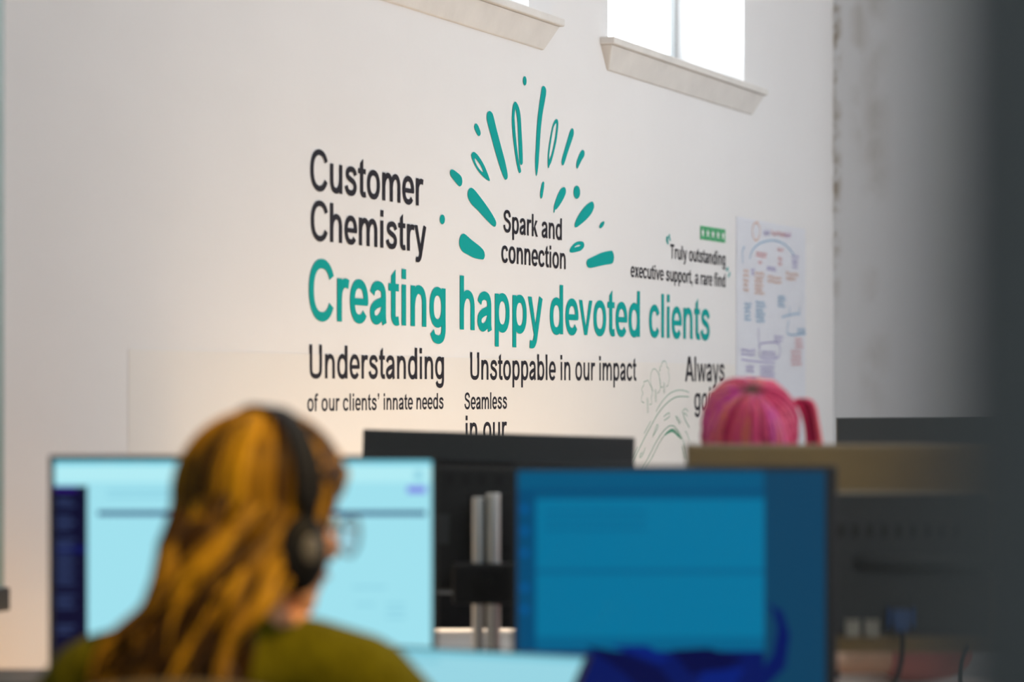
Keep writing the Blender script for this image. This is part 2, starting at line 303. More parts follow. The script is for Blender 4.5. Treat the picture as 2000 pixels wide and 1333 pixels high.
LINES = {'customer': [('Customer', -1.1652, -0.5659, 1.673, 1.673, 0.0916), ('Chemistry', -1.1627, -0.5465, 1.5604, 1.5604, 0.089)],
 'spark': [('Spark and', -0.0612, 0.3556, 1.6369, 1.6369, 0.0599), ('connection', -0.0732, 0.3844, 1.5575, 1.5575, 0.0605)],
 'creating': [('Creating', -1.1732, -0.4225, 1.3814, 1.3775, 0.136), ('happy', -0.3481, 0.2076, 1.3762, 1.3744, 0.1365), ('devoted', 0.2628, 0.9875, 1.376, 1.3803, 0.1363), ('clients', 1.0606, 1.6343, 1.3816, 1.3816, 0.1335)],
 'understanding': [('Understanding', -1.1727, -0.4352, 1.25, 1.25, 0.076), ("of our clients' innate needs", -1.1801, -0.4414, 1.1763, 1.1763, 0.0394)],
 'unstoppable': [('Unstoppable in our impact', -0.2802, 0.9463, 1.2495, 1.2495, 0.07)],
 'seamless': [('Seamless', -0.314, -0.0364, 1.1737, 1.1737, 0.0433), ('in our', -0.306, -0.0416, 1.0905, 1.0905, 0.0676)],
 'quote': [('Truly outstanding', 1.253, 1.7939, 1.6269, 1.6269, 0.0445), ('executive support, a rare find', 0.9016, 1.7939, 1.5566, 1.5566, 0.0438)],
 'always': [('Always', 1.3938, 1.7833, 1.2486, 1.2486, 0.0784), ('going', 1.4775, 1.7913, 1.1566, 1.1566, 0.0747)]}
QUOTES = [[(1.2197, 1.6941), (1.2316, 1.6939), (1.229, 1.6834), (1.2368, 1.6699), (1.2264, 1.6686), (1.2135, 1.6791), (1.2146, 1.6878)], [(1.242, 1.7022), (1.2482, 1.7), (1.2472, 1.6912), (1.256, 1.683), (1.2482, 1.6792), (1.2368, 1.689), (1.2368, 1.6976)], [(1.8138, 1.6249), (1.8244, 1.6217), (1.8197, 1.6123), (1.805, 1.6098), (1.7974, 1.6132), (1.805, 1.619)], [(1.8344, 1.611), (1.8421, 1.6076), (1.8374, 1.5964), (1.8256, 1.5904), (1.8167, 1.5928), (1.8285, 1.6016)]]
STARS = [[(1.5375, 1.7443), (1.5854, 1.7445), (1.5854, 1.7011), (1.5375, 1.701)], [(1.5876, 1.7445), (1.636, 1.7448), (1.636, 1.7013), (1.5876, 1.7011)], [(1.6383, 1.7448), (1.6873, 1.745), (1.6873, 1.7014), (1.6383, 1.7013)], [(1.6896, 1.745), (1.7391, 1.7452), (1.7391, 1.7016), (1.6896, 1.7014)], [(1.7414, 1.7452), (1.7915, 1.7455), (1.7915, 1.7017), (1.7414, 1.7016)]]
ROAD = [('t',0.0019,[(1.0162, 1.1838), (0.9927, 1.1888), (0.9974, 1.2048), (1.0068, 1.2112), (0.9946, 1.2209), (1.0021, 1.2306), (1.0143, 1.237), (1.0143, 1.2467), (1.035, 1.2483), (1.0464, 1.2516), (1.0587, 1.2451), (1.0682, 1.237), (1.0806, 1.2322), (1.0892, 1.2208), (1.0844, 1.2046), (1.0778, 1.1981), (1.0844, 1.1851), (1.0778, 1.1786), (1.0635, 1.1787)]),
('t',0.0019,[(1.0397, 1.1999), (1.0426, 1.1724), (1.0445, 1.1514)]),
('t',0.0019,[(1.0492, 1.1982), (1.0521, 1.1723), (1.054, 1.1529)]),
('t',0.0019,[(1.1354, 1.211), (1.1548, 1.2207), (1.1616, 1.2404), (1.1499, 1.2633), (1.1257, 1.2811), (1.0998, 1.2859), (1.0806, 1.276), (1.0711, 1.2565), (1.0749, 1.2403), (1.0825, 1.2241), (1.0921, 1.2192)]),
('t',0.0019,[(1.1113, 1.224), (1.1161, 1.1849)]),
('t',0.0019,[(1.1209, 1.224), (1.1257, 1.1849)]),
('t',0.0019,[(1.2135, 1.2322), (1.2332, 1.2388), (1.2362, 1.2504), (1.2431, 1.2636), (1.2332, 1.2735), (1.2352, 1.2867), (1.2184, 1.2932), (1.2135, 1.3047), (1.1958, 1.3111), (1.1743, 1.3044), (1.1694, 1.2961), (1.1548, 1.2895), (1.1596, 1.283), (1.148, 1.2764), (1.1596, 1.2371), (1.1694, 1.2306), (1.184, 1.2306)]),
('t',0.0019,[(1.1889, 1.2454), (1.1909, 1.2108)]),
('t',0.0019,[(1.1968, 1.2454), (1.1987, 1.2108)]),
('g',0.0025,[(0.8591, 0.9743), (0.9093, 1.0062), (0.9601, 1.0385), (1.0256, 1.0822), (1.0921, 1.1233), (1.1402, 1.1505), (1.2085, 1.1779), (1.2779, 1.1957), (1.3383, 1.2015), (1.4252, 1.2002)]),
('t',0.0023,[(1.1209, 1.1556), (1.1402, 1.1685), (1.1791, 1.1879), (1.2381, 1.2091), (1.308, 1.2199), (1.3688, 1.2205), (1.4252, 1.2144)]),
('g',0.0023,[(0.9647, 0.9647), (0.9974, 0.9862), (1.0635, 1.0265), (1.1209, 1.0642), (1.1791, 1.0927), (1.2283, 1.1084), (1.263, 1.1119), (1.298, 1.1058), (1.3383, 1.0869), (1.379, 1.056), (1.4118, 1.0115), (1.4304, 0.9807)]),
('g',0.0021,[(0.9974, 0.9637), (1.0303, 0.9869), (1.0921, 1.0225), (1.1499, 1.0604), (1.1987, 1.0842), (1.2381, 1.0967), (1.2729, 1.1012), (1.313, 1.0939), (1.3535, 1.0699)]),
('g',0.0044,[(1.2036, 1.0831), (1.2381, 1.0944), (1.2729, 1.0972), (1.313, 1.0873), (1.3504, 1.0693)]),
('t',0.0039,[(1.2283, 1.0886), (1.2729, 1.0932), (1.3282, 1.0763)]),
('t',0.0023,[(1.1889, 1.1402), (1.2362, 1.1513), (1.2401, 1.1397), (1.1938, 1.1286)]),
('t',0.0023,[(1.0902, 1.0795), (1.1209, 1.1099), (1.1325, 1.1169), (1.1373, 1.108), (1.0998, 1.0858)]),
('t',0.0023,[(1.0237, 1.05), (1.0086, 1.0326), (0.9833, 1.0203), (0.9768, 1.0253), (0.9974, 1.0361)]),
('t',0.0031,[(1.298, 1.1414), (1.3383, 1.1153)]),
('t',0.0019,[(1.31, 1.1413), (1.3484, 1.1202)]),
('t',0.0021,[(1.3606, 1.1485), (1.3739, 1.1594), (1.3943, 1.1626), (1.418, 1.1537)]),
('t',0.0035,[(1.3708, 1.1484), (1.3872, 1.1298), (1.4283, 1.104)]),
('t',0.0025,[(1.379, 1.15), (1.3995, 1.1448), (1.4118, 1.1379)]),
('t',0.0025,[(1.3892, 1.0928), (1.4046, 1.0858), (1.4324, 1.06)]),
('g',0.0021,[(0.9029, 1.0207), (0.9582, 1.0529)]),
('t',0.0021,[(1.0143, 1.092), (1.073, 1.1284)]),
('g',0.0031,[(1.3565, 1.0464), (1.3912, 1.0053)]),
('g',0.0021,[(1.3728, 1.0544), (1.4056, 1.005)])]
NOTES = [('o', 'l', [(2.1367, 1.7898), (2.0906, 1.782), (2.0685, 1.7575), (2.0855, 1.7325), (2.1162, 1.7264), (2.147, 1.7435), (2.1539, 1.77), (2.1247, 1.7839)], 0), ('p', 's', [(2.1937, 1.7748), (2.2813, 1.7427)], 1), ('r', 's', [(2.2813, 1.7744), (2.4521, 1.7489)], 1), ('v', 's', [(2.4338, 1.7774), (2.5444, 1.7482)], 1), ('b', 'l', [(2.0399, 1.6607), (2.0736, 1.6932), (2.1677, 1.7212), (2.3079, 1.7361), (2.4338, 1.7292), (2.5165, 1.709), (2.5537, 1.6945)], 0), ('b', 'l', [(1.9847, 1.6992), (1.9614, 1.6827), (1.9647, 1.642)], 0), ('r', 's', [(2.1127, 1.6899), (2.2461, 1.6699)], 2), ('r', 's', [(2.1367, 1.6624), (2.185, 1.6463)], 1), ('r', 's', [(2.3525, 1.7145), (2.4375, 1.6999)], 1), ('r', 's', [(2.3615, 1.6857), (2.4066, 1.6503)], 2), ('p', 's', [(2.5258, 1.6986), (2.61, 1.648)], 4), ('p', 's', [(2.0567, 1.6305), (2.0957, 1.6062)], 2), ('p', 's', [(2.2285, 1.6455), (2.3525, 1.6295)], 2), ('o', 's', [(2.0957, 1.6217), (2.2024, 1.5423)], 6), ('o', 's', [(2.2373, 1.617), (2.4157, 1.5865)], 2), ('o', 's', [(2.4521, 1.6362), (2.61, 1.6044)], 2), ('o', 's', [(1.973, 1.627), (2.0315, 1.5471)], 5), ('b', 's', [(1.9813, 1.5148), (2.0618, 1.4501)], 5), ('b', 's', [(2.1076, 1.5237), (2.2163, 1.4484)], 6), ('b', 's', [(2.3579, 1.5499), (2.4521, 1.5073)], 4), ('b', 'l', [(2.4066, 1.474), (2.498, 1.4843), (2.6195, 1.4928)], 0), ('b', 'l', [(2.498, 1.514), (2.498, 1.4762)], 0), ('b', 'l', [(2.6195, 1.5174), (2.6195, 1.4846)], 0), ('b', 'l', [(2.4888, 1.4652), (2.4796, 1.4166), (2.6957, 1.4233)], 0), ('b', 's', [(2.5912, 1.4404), (2.6995, 1.4179)], 2), ('p', 's', [(2.3168, 1.4109), (2.4302, 1.3835)], 2), ('p', 'l', [(2.1591, 1.3793), (2.3615, 1.3824), (2.3615, 1.3335), (2.1591, 1.3314), (2.1591, 1.3793)], 0), ('p', 's', [(2.1712, 1.356), (2.3543, 1.3334)], 2), ('p', 's', [(1.9482, 1.3608), (2.1076, 1.3319)], 2), ('p', 'l', [(1.9482, 1.3226), (2.1333, 1.3166), (2.3257, 1.3146)], 0), ('p', 's', [(1.998, 1.3051), (2.1076, 1.2775)], 2), ('p', 's', [(2.1539, 1.3063), (2.3435, 1.26)], 4), ('p', 's', [(1.998, 1.2641), (2.1333, 1.2516)], 1), ('p', 'l', [(2.1367, 1.431), (2.1419, 1.3635)], 0), ('r', 's', [(2.5631, 1.4072), (2.667, 1.3652)], 3), ('r', 's', [(2.5165, 1.3632), (2.6479, 1.3047)], 4)]
SHEET = (1.9044, 2.6956, 0.9881, 1.7951)

def letter_shapes(ST, HT):
    """outlines of a bold grotesque alphabet; ST, HT = stem and hairline thickness in ems"""
    def pen(pts, closed=False, n=6, st=None, ht=None):
        hs, hv = (st or ST) / 2, (ht or HT) / 2
        q = smooth_path([(x, y, 0) for x, y in pts], n, closed); N = len(q); A, B = [], []
        for i, p in enumerate(q):
            a = q[(i - 1) % N] if closed else q[max(i - 1, 0)]; b = q[(i + 1) % N] if closed else q[min(i + 1, N - 1)]
            t = (b - a).normalized(); nx, ny = -t.y, t.x
            A.append((p.x + nx * hs, p.y + ny * hv)); B.append((p.x - nx * hs, p.y - ny * hv))
        if closed: return [('ring', A, B)]
        return [('strip', A, B)]
    def rect(x0, y0, x1, y1): return [('poly', [(x0, y0), (x1, y0), (x1, y1), (x0, y1)], None)]
    def poly(*p): return [('poly', list(p), None)]
    def arc(cx, cy, rx, ry, a0, a1, n=26, e=2.25):
        o = []
        for i in range(n + 1):
            t = R(a0 + (a1 - a0) * i / n); c, s_ = math.cos(t), math.sin(t)
            o.append((cx + rx * math.copysign(abs(c) ** (2 / e), c), cy + ry * math.copysign(abs(s_) ** (2 / e), s_)))
        return o
    h_ = ST / 2
    def ring(cx, cy, rx, ry): return pen(arc(cx, cy, rx - h_, ry - HT / 2, 0, 360, 28)[:-1], True, 2)
    def open_ring(cx, cy, rx, ry, a0, a1): return pen(arc(cx, cy, rx - h_, ry - HT / 2, a0, a1, 26), False, 2)
    arch = lambda x, w_: pen([(x, .27), (x + .03, .375), (x + .105, .455), (x + .19, .474), (x + w_ - .06, .445), (x + w_ - .01, .365), (x + w_, .26), (x + w_, 0)])
    flip = lambda shapes, w_: [(k, [(w_ - x, .519 - y) for x, y in a], [(w_ - x, .519 - y) for x, y in b] if b else None) for k, a, b in shapes]
    n_ = rect(.066, 0, .066 + ST, .519) + arch(.066 + h_, .35)
    s_path = [(.455, .372), (.425, .432), (.36, .468), (.275, .474), (.175, .452), (.132, .385), (.165, .325), (.275, .285), (.375, .25), (.438, .195), (.44, .125), (.385, .065), (.285, .043), (.175, .058), (.112, .112), (.088, .165)]
    S_path = [(.545, .50), (.515, .59), (.44, .648), (.335, .665), (.215, .64), (.148, .575), (.145, .505), (.20, .435), (.335, .385), (.465, .34), (.545, .27), (.548, .18), (.48, .085), (.35, .050), (.21, .075), (.13, .15), (.105, .235)]
    G = {
     'o': (.611, ring(.3055, .26, .265, .272)),
     'c': (.556, open_ring(.295, .26, .262, .272, 27, 328)),
     'e': (.556, open_ring(.285, .26, .255, .272, -6, 322) + rect(.10, .213, .525, .298)),
     'C': (.722, open_ring(.385, .358, .345, .372, 27, 330)),
     'n': (.611, n_), 'h': (.611, n_ + rect(.066, .4, .066 + ST, .716)), 'u': (.611, flip(n_, .611)),
     'm': (.889, rect(.062, 0, .062 + ST, .519) + arch(.062 + h_, .318) + arch(.062 + h_ + .318, .325)),
     'r': (.389, rect(.066, 0, .066 + ST, .519) + pen([(.130, .27), (.150, .375), (.215, .450), (.300, .470), (.385, .455)])),
     't': (.333, poly((.092, .1), (.092 + ST, .1), (.092 + ST, .70), (.092, .615)) + rect(.012, .425, .318, .519) + pen([(.153, .16), (.160, .095), (.200, .055), (.260, .048), (.320, .058)])),
     'i': (.278, rect(.072, 0, .072 + ST, .519) + rect(.072, .589, .072 + ST, .716)),
     'l': (.278, rect(.072, 0, .072 + ST, .716)),
     'd': (.611, ring(.290, .26, .250, .272) + rect(.545 - ST, 0, .545, .716)),
     'b': (.611, ring(.321, .26, .250, .272) + rect(.066, 0, .066 + ST, .716)),
     'p': (.611, ring(.321, .26, .250, .272) + rect(.066, -.205, .066 + ST, .519)),
     'g': (.611, ring(.290, .265, .250, .266) + rect(.545 - ST, .05, .545, .519) + pen([(.545 - h_, .1), (.480, -.03), (.445, -.115), (.37, -.150), (.275, -.153), (.175, -.128), (.118, -.055)])),
     'a': (.556, pen([(.098, .372), (.140, .440), (.220, .472), (.300, .474), (.385, .448), (.425, .375), (.428, .22), (.430, .08), (.452, .0)]) +
           pen([(.428, .295), (.33, .268), (.20, .235), (.115, .185), (.102, .115), (.145, .060), (.225, .045), (.320, .075), (.385, .125), (.428, .205)])),
     's': (.556, pen(s_path, n=3)), 'S': (.667, pen(S_path, n=3)),
     'y': (.556, poly((.008, .519), (.143, .519), (.312, .06), (.232, -.03)) + pen([(.482, .519), (.300, -.005), (.262, -.095), (.210, -.145), (.135, -.155), (.075, -.148)])),
     'v': (.556, poly((.006, .519), (.138, .519), (.280, .125), (.420, .519), (.550, .519), (.340, 0), (.222, 0))),
     'w': (.778, poly((.004, .519), (.132, .519), (.222, .155), (.328, .519), (.450, .519), (.553, .155), (.648, .519), (.774, .519), (.616, 0), (.490, 0), (.388, .350), (.286, 0), (.160, 0))),
     'x': (.556, poly((.012, 0), (.205, .268), (.022, .519), (.172, .519), (.280, .365), (.388, .519), (.532, .519), (.352, .272), (.548, 0), (.396, 0), (.280, .170), (.162, 0))),
     'k': (.556, rect(.066, 0, .066 + ST, .716) + poly((.17, .17), (.355, .519), (.515, .519), (.325, .318), (.535, 0), (.385, 0), (.24, .225), (.17, .15))),
     'f': (.333, rect(.075, 0, .075 + ST, .52) + rect(.012, .425, .305, .519) + pen([(.075 + h_, .48), (.140, .590), (.180, .655), (.250, .674), (.335, .668)])),
     'A': (.722, [('poly', [(.0, 0), (.275, .716), (.445, .716), (.722, 0), (.572, 0), (.510, .163), (.208, .163), (.150, 0)], [(.253, .275), (.358, .570), (.465, .275)])]),
     'U': (.722, pen([(.072 + h_, .716), (.072 + h_, .5), (.072 + h_, .27), (.155, .120), (.25, .057), (.361, .045), (.472, .057), (.567, .120), (.650 - h_, .27), (.650 - h_, .5), (.650 - h_, .716)])),
     'T': (.611, rect(.305 - h_, 0, .305 + h_, .65) + rect(.022, .605, .589, .716)),
     ',': (.278, poly((.07, 0), (.07, .137), (.207, .137), (.207, .02), (.165, -.10), (.100, -.155), (.075, -.105), (.125, -.065), (.138, 0))),
     "'": (.278, poly((.07, .579), (.07, .716), (.207, .716), (.207, .605), (.165, .49), (.100, .44), (.075, .485), (.125, .525), (.138, .579))),
     ' ': (.278, []),
    }
    return G
LETTERS = letter_shapes(0.124, 0.104)
LETTERS_BIG = letter_shapes(0.130, 0.112)
def add_flat(mb, k, a, b, f, d, mi=0):
    """adds one flat shape to a mesh; f maps its 2-D points to (s, z) on the wall"""
    P = lambda p: (f(p)[0], -d, f(p)[1])
    if k in ('strip', 'ring'):
        n = len(a); vs = [P(p) for p in a] + [P(p) for p in b]
        mb.add(vs, [(i, (i + 1) % n, (i + 1) % n + n, i + n) for i in range(n if k == 'ring' else n - 1)], mi)
    else:
        loops = [a] + ([b] if b else [])
        tri = tessellate_polygon([[Vector((x, y, 0)) for x, y in l] for l in loops])
        mb.add([P(p) for l in loops for p in l], [tuple(t) for t in tri], mi)
def on_wall(name, label, cat, s, z, group=None):
    x, y = wall_xy(s); return thing(name, label, cat, (x, y, z), WALL_RZ, group)
M_INK = mat('charcoal_vinyl', srgb(40, 38, 46), 0.6, var=0.03, scale=4, spec=0.12)
M_TEAL = mat('teal_vinyl', (0.001, 0.345, 0.325), 0.6, var=0.02, scale=4, spec=0.08)
M_GREEN = mat('rating_green_vinyl', (0.05, 0.40, 0.155), 0.5, var=0.02)
M_WHITE = mat('white_vinyl', (0.80, 0.78, 0.77), 0.5, var=0.02)
def lettering(t, rows, m, s0, z0, d=0.0014):
    G = LETTERS_BIG if m is M_TEAL else LETTERS
    for text, sa, sb, za, zb, cap in rows:
        em = cap / 0.716; adv = sum(G[c][0] for c in text)
        lo = 0.03 if text[0] not in 'il' else .072; hi = 0.03
        kx = (sb - sa) / (adv - lo - hi); x = -lo; word = MB()
        def flush():
            if word.v: word.build('word', m, t)
        for c in text:
            if c == ' ': flush(); word = MB()
            for q_, (k, a, b_) in enumerate(G[c][1]):
                add_flat(word, k, a, b_, lambda p, x=x: (sa + (p[0] + x) * kx - s0, za + (zb - za) * ((p[0] + x) * kx / (sb - sa)) + p[1] * em - z0), d + q_ * 5e-5)
            x += G[c][0]
        flush()
    return t
GW = 'phrases lettered on the wall'
for key, lab, m in (('customer', 'dark wall lettering reading Customer Chemistry in two lines, upper left of the mural', M_INK),
                    ('spark', 'dark wall lettering reading Spark and connection inside the teal burst', M_INK),
                    ('creating', 'large teal wall lettering reading Creating happy devoted clients', M_TEAL),
                    ('understanding', "dark wall lettering reading Understanding of our clients' innate needs", M_INK),
                    ('unstoppable', 'dark wall lettering reading Unstoppable in our impact, in one line', M_INK),
                    ('seamless', 'dark wall lettering reading Seamless in our, cut off by the monitor below', M_INK),
                    ('quote', 'small dark quotation lettering beginning Truly outstanding between teal quote marks', M_INK),
                    ('always', 'dark wall lettering reading Always going, partly behind pink hair', M_INK)):
    rows = LINES[key]; s0, z0 = rows[0][1], rows[-1][3]
    t = on_wall('wall_lettering', lab, 'wall lettering', s0, z0, GW)
    lettering(t, rows, m, s0, z0)
    if key == 'quote':
        for pr in (QUOTES[:2], QUOTES[2:]):
            q = MB()
            for p in pr: add_flat(q, 'poly', p, None, lambda p: (p[0] - s0, p[1] - z0), 0.0014)
            q.build('quote_mark', M_TEAL, t)['label'] = 'teal quote mark'
t = on_wall('wall_burst_decal', 'teal burst of drops and strokes fanning out above Spark and connection', 'wall decal', 0.13, 1.9)
for o_, h in DROPS:
    q = MB()
    sm = lambda p: [(v.x, v.y) for v in smooth_path([(x, z, 0) for x, z in p], 4, True)] if p else None
    add_flat(q, 'poly', sm(o_), sm(h), lambda p: (p[0] - 0.13, p[1] - 1.9), 0.0014)
    q.build('drop', M_TEAL, t)
t = on_wall('star_rating_decal', 'row of five small green squares with white stars above the quotation', 'wall decal', STARS[0][3][0], STARS[-1][3][1])
s0, z0 = STARS[0][3][0], STARS[-1][3][1]
for quad in STARS:
    q = MB(); add_flat(q, 'poly', quad, None, lambda p: (p[0] - s0, p[1] - z0), 0.0014); tile = q.build('star_tile', M_GREEN, t)
    cx = sum(p[0] for p in quad) / 4; cz = sum(p[1] for p in quad) / 4; rx = (quad[1][0] - quad[0][0]) * 0.36; rz = (quad[0][1] - quad[3][1]) * 0.36
    st = [(cx + (rx if k % 2 == 0 else rx * .45) * math.sin(k * math.pi / 5), cz + (rz if k % 2 == 0 else rz * .45) * math.cos(k * math.pi / 5)) for k in range(10)]
    q = MB(); add_flat(q, 'poly', st, None, lambda p: (p[0] - s0, p[1] - z0), 0.002); q.build('star', M_WHITE, tile)
M_G1 = mat('green_line_vinyl', (0.04, 0.27, 0.15), 0.5, var=0.1, scale=20)
M_G2 = mat('pale_green_line_vinyl', (0.14, 0.37, 0.25), 0.5, var=0.1, scale=20)
def stroke(mb, pts, wd, f, d, mi=0, n=4):
    q = smooth_path([(x, z, 0) for x, z in pts], n); A, B = [], []
    for i, p in enumerate(q):
        t_ = (q[min(i + 1, len(q) - 1)] - q[max(i - 1, 0)]).normalized()
        A.append((p.x - t_.y * wd / 2, p.y + t_.x * wd / 2)); B.append((p.x + t_.y * wd / 2, p.y - t_.x * wd / 2))
    add_flat(mb, 'strip', A, B, f, d, mi)
t = on_wall('landscape_line_drawing', 'thin green line drawing of three trees beside a winding road', 'wall drawing', 1.05, 1.0)
f = lambda p: (p[0] - 1.05, p[1] - 1.0)
trees = [MB(), MB(), MB()]; rd = MB()
for i, (c_, wd, p) in enumerate(ROAD):
    if i < 9: stroke(trees[i // 3], p, wd, f, 0.0014 + i * 3e-5)
    else: stroke(rd, p, wd, f, 0.0014 + i * 3e-5, 0 if c_ == 'g' else 1)
for tr in trees: tr.build('tree_outline', M_G2, t)
rd.build('road_outline', [M_G1, M_G2], t)
# a large sheet of marker notes at the right end of the wall
M_PAPER = mat('glossy_note_sheet', (0.735, 0.74, 0.80), 0.35, var=0.015, scale=3)
INKS = [mat('orange_marker', (0.72, 0.46, 0.36), 0.6, var=0.05), mat('red_marker', (0.72, 0.38, 0.40), 0.6, var=0.05), mat('blue_marker', (0.28, 0.46, 0.64), 0.6, var=0.05), mat('purple_marker', (0.44, 0.40, 0.62), 0.6, var=0.05), mat('magenta_marker', (0.66, 0.45, 0.62), 0.6, var=0.05)]
sa, sb, za, zb = SHEET
t = on_wall('note_sheet', 'large pale sheet of coloured marker notes stuck up right of the mural', 'note sheet', sa, za)
MB().box(0, sb - sa, -0.004, -0.0005, 0, zb - za).build('sheet', M_PAPER, t)
rnd = random.Random(4); hw = [MB() for _ in range(5)]
f = lambda p: (p[0] - sa, p[1] - za)
for c_, k, pts, rows in NOTES:
    i = 'orbpv'.index(c_); hw = [MB() for _ in range(5)]
    if k == 'l': stroke(hw[i], pts, 0.0055, f, 0.0052, n=5)
    else:
        (x0, zt), (x1, zb_) = pts; hgt = (zt - zb_) / rows
        for r_ in range(rows):
            zz = zt - (r_ + .5) * hgt; nn = max(5, int((x1 - x0) / 0.012)); p = []
            xe = x0 + (x1 - x0) * rnd.uniform(.75, 1)
            for j in range(nn + 1):
                p.append((x0 + (xe - x0) * j / nn + rnd.uniform(-.004, .004), zz + (1 if j % 2 else -1) * hgt * rnd.uniform(.15, .42) - (x0 + (xe - x0) * j / nn - sa) * .0))
            stroke(hw[i], p, 0.0045, f, 0.0052, n=3)
    hw[i].build('handwriting', INKS[i], t)['label'] = '%s marker handwriting' % ('orange', 'red', 'blue', 'purple', 'magenta')[i]
# frameless glass board at the very left of the picture
M_GLASSB = mat('green_edged_glass', (0.36, 0.47, 0.46), 0.12, var=0.05, coat=0.6)
M_BLACK = mat('black_plastic', (0.012, 0.012, 0.013), 0.45, var=0.1, scale=30)
t = on_wall('glass_board', 'glass writing board on the wall at the far left edge', 'glass board', -3.3, 0.84)
MB().box(-0.3, 0.884, -0.028, -0.018, 0, 1.9).build('panel', M_GLASSB, t, bevel=0.002)
q = MB(); q.box(0.851, 0.894, -0.034, -0.001, -0.012, 0.03); q.build('clip', M_BLACK, t, bevel=0.003)['label'] = 'black corner clip'
MB().cyl((0.0, -0.018, 0.2), 0.012, 0.017, 'y').build('standoff', M_BLACK, t); MB().cyl((0.0, -0.018, 1.7), 0.012, 0.017, 'y').build('standoff', M_BLACK, t)

# ------------------------------------------------------------------ desks, chairs, screens
M_DESK = mat('white_desk_laminate', (0.78, 0.74, 0.70), 0.35, var=0.02, scale=4)
M_STEEL = mat('grey_powder_coated_steel', (0.33, 0.33, 0.34), 0.45, metal=0.3, var=0.04, scale=10)
M_CHROME = mat('polished_aluminium', (0.80, 0.78, 0.74), 0.38, metal=1.0, var=0.04, scale=20)
M_CASE = mat('black_monitor_plastic', (0.020, 0.021, 0.022), 0.42, var=0.08, scale=15, bump=0.05, bscale=500)
M_CASE2 = mat('charcoal_monitor_plastic', (0.055, 0.061, 0.064), 0.45, var=0.06, scale=10, bump=0.05, bscale=500)
M_SHEENCASE = mat('dark_plastic_painted_warm_sheen', (0.33, 0.225, 0.095), 0.36, var=0.12, scale=5, coat=0.2)  # brown base colour paints in warm light reflected by dark plastic
M_MESH = mat('black_chair_mesh', (0.012, 0.012, 0.013), 0.8, var=0.2, scale=150, bump=0.3, bscale=250)
M_OLIVEFAB = mat('olive_brown_chair_fabric', (0.115, 0.085, 0.045), 0.85, var=0.15, scale=120, bump=0.3, bscale=300)
M_FELT = mat('black_felt', (0.010, 0.0095, 0.010), 0.9, var=0.2, scale=60)
M_RUBBER = mat('black_cable_rubber', (0.010, 0.010, 0.010), 0.5, var=0.1)
M_BLUEPLUG = mat('blue_plug_plastic', (0.05, 0.13, 0.36), 0.4, var=0.05)
M_PORT = mat('pale_port_metal', (0.42, 0.39, 0.32), 0.35, metal=0.4, var=0.15, scale=80)
M_PAPER2 = mat('cream_paper', (0.82, 0.76, 0.66), 0.7, var=0.02)

def desk(label, x0, x1, y0, y1, top=0.73, legs=True):
    t = thing('desk', label, 'desk', ((x0 + x1) / 2, (y0 + y1) / 2, 0)); wx, wy = (x1 - x0) / 2, (y1 - y0) / 2
    MB().box(-wx, wx, -wy, wy, top - 0.026, top).build('tabletop', M_DESK, t, bevel=0.003)
    for sy in (-1, 1): MB().box(-wx + 0.066, wx - 0.066, sy * (wy - 0.16) - 0.015, sy * (wy - 0.16) + 0.015, top - 0.071, top - 0.0265).build('rail', M_STEEL, t)
    for sx in (-1, 1):
        for sy in (-1, 1):
            MB().box(sx * (wx - 0.04) - 0.025, sx * (wx - 0.04) + 0.025, sy * (wy - 0.16) - 0.025, sy * (wy - 0.16) + 0.025, 0, top - 0.0265).build('leg', M_STEEL, t, bevel=0.003)
    return t
desk('white desk carrying the bright monitor and the laptop', -0.92, 0.37, 3.54, 4.13)
desk('white desk under the twin steel poles', -0.50, 0.10, 4.50, 5.42)
desk('white desk under the monitor turned back towards us', 0.38, 1.55, 4.05, 4.57)
desk('white desk by the grey end wall under the far monitor', 0.72, 2.1, 5.75, 6.45)
# felt divider standing at the back of the pole desk
t = thing('desk_divider', 'black felt divider standing behind the steel poles', 'divider', (-0.13, 5.395, 0.73))
MB().box(-0.36, 0.36, -0.012, 0.012, 0.01, 0.27).build('felt_panel', M_FELT, t, bevel=0.006)
for x in (-0.30, 0.30): MB().box(x - 0.02, x + 0.02, -0.02, 0.02, 0, 0.03).build('foot', M_BLACK, t)

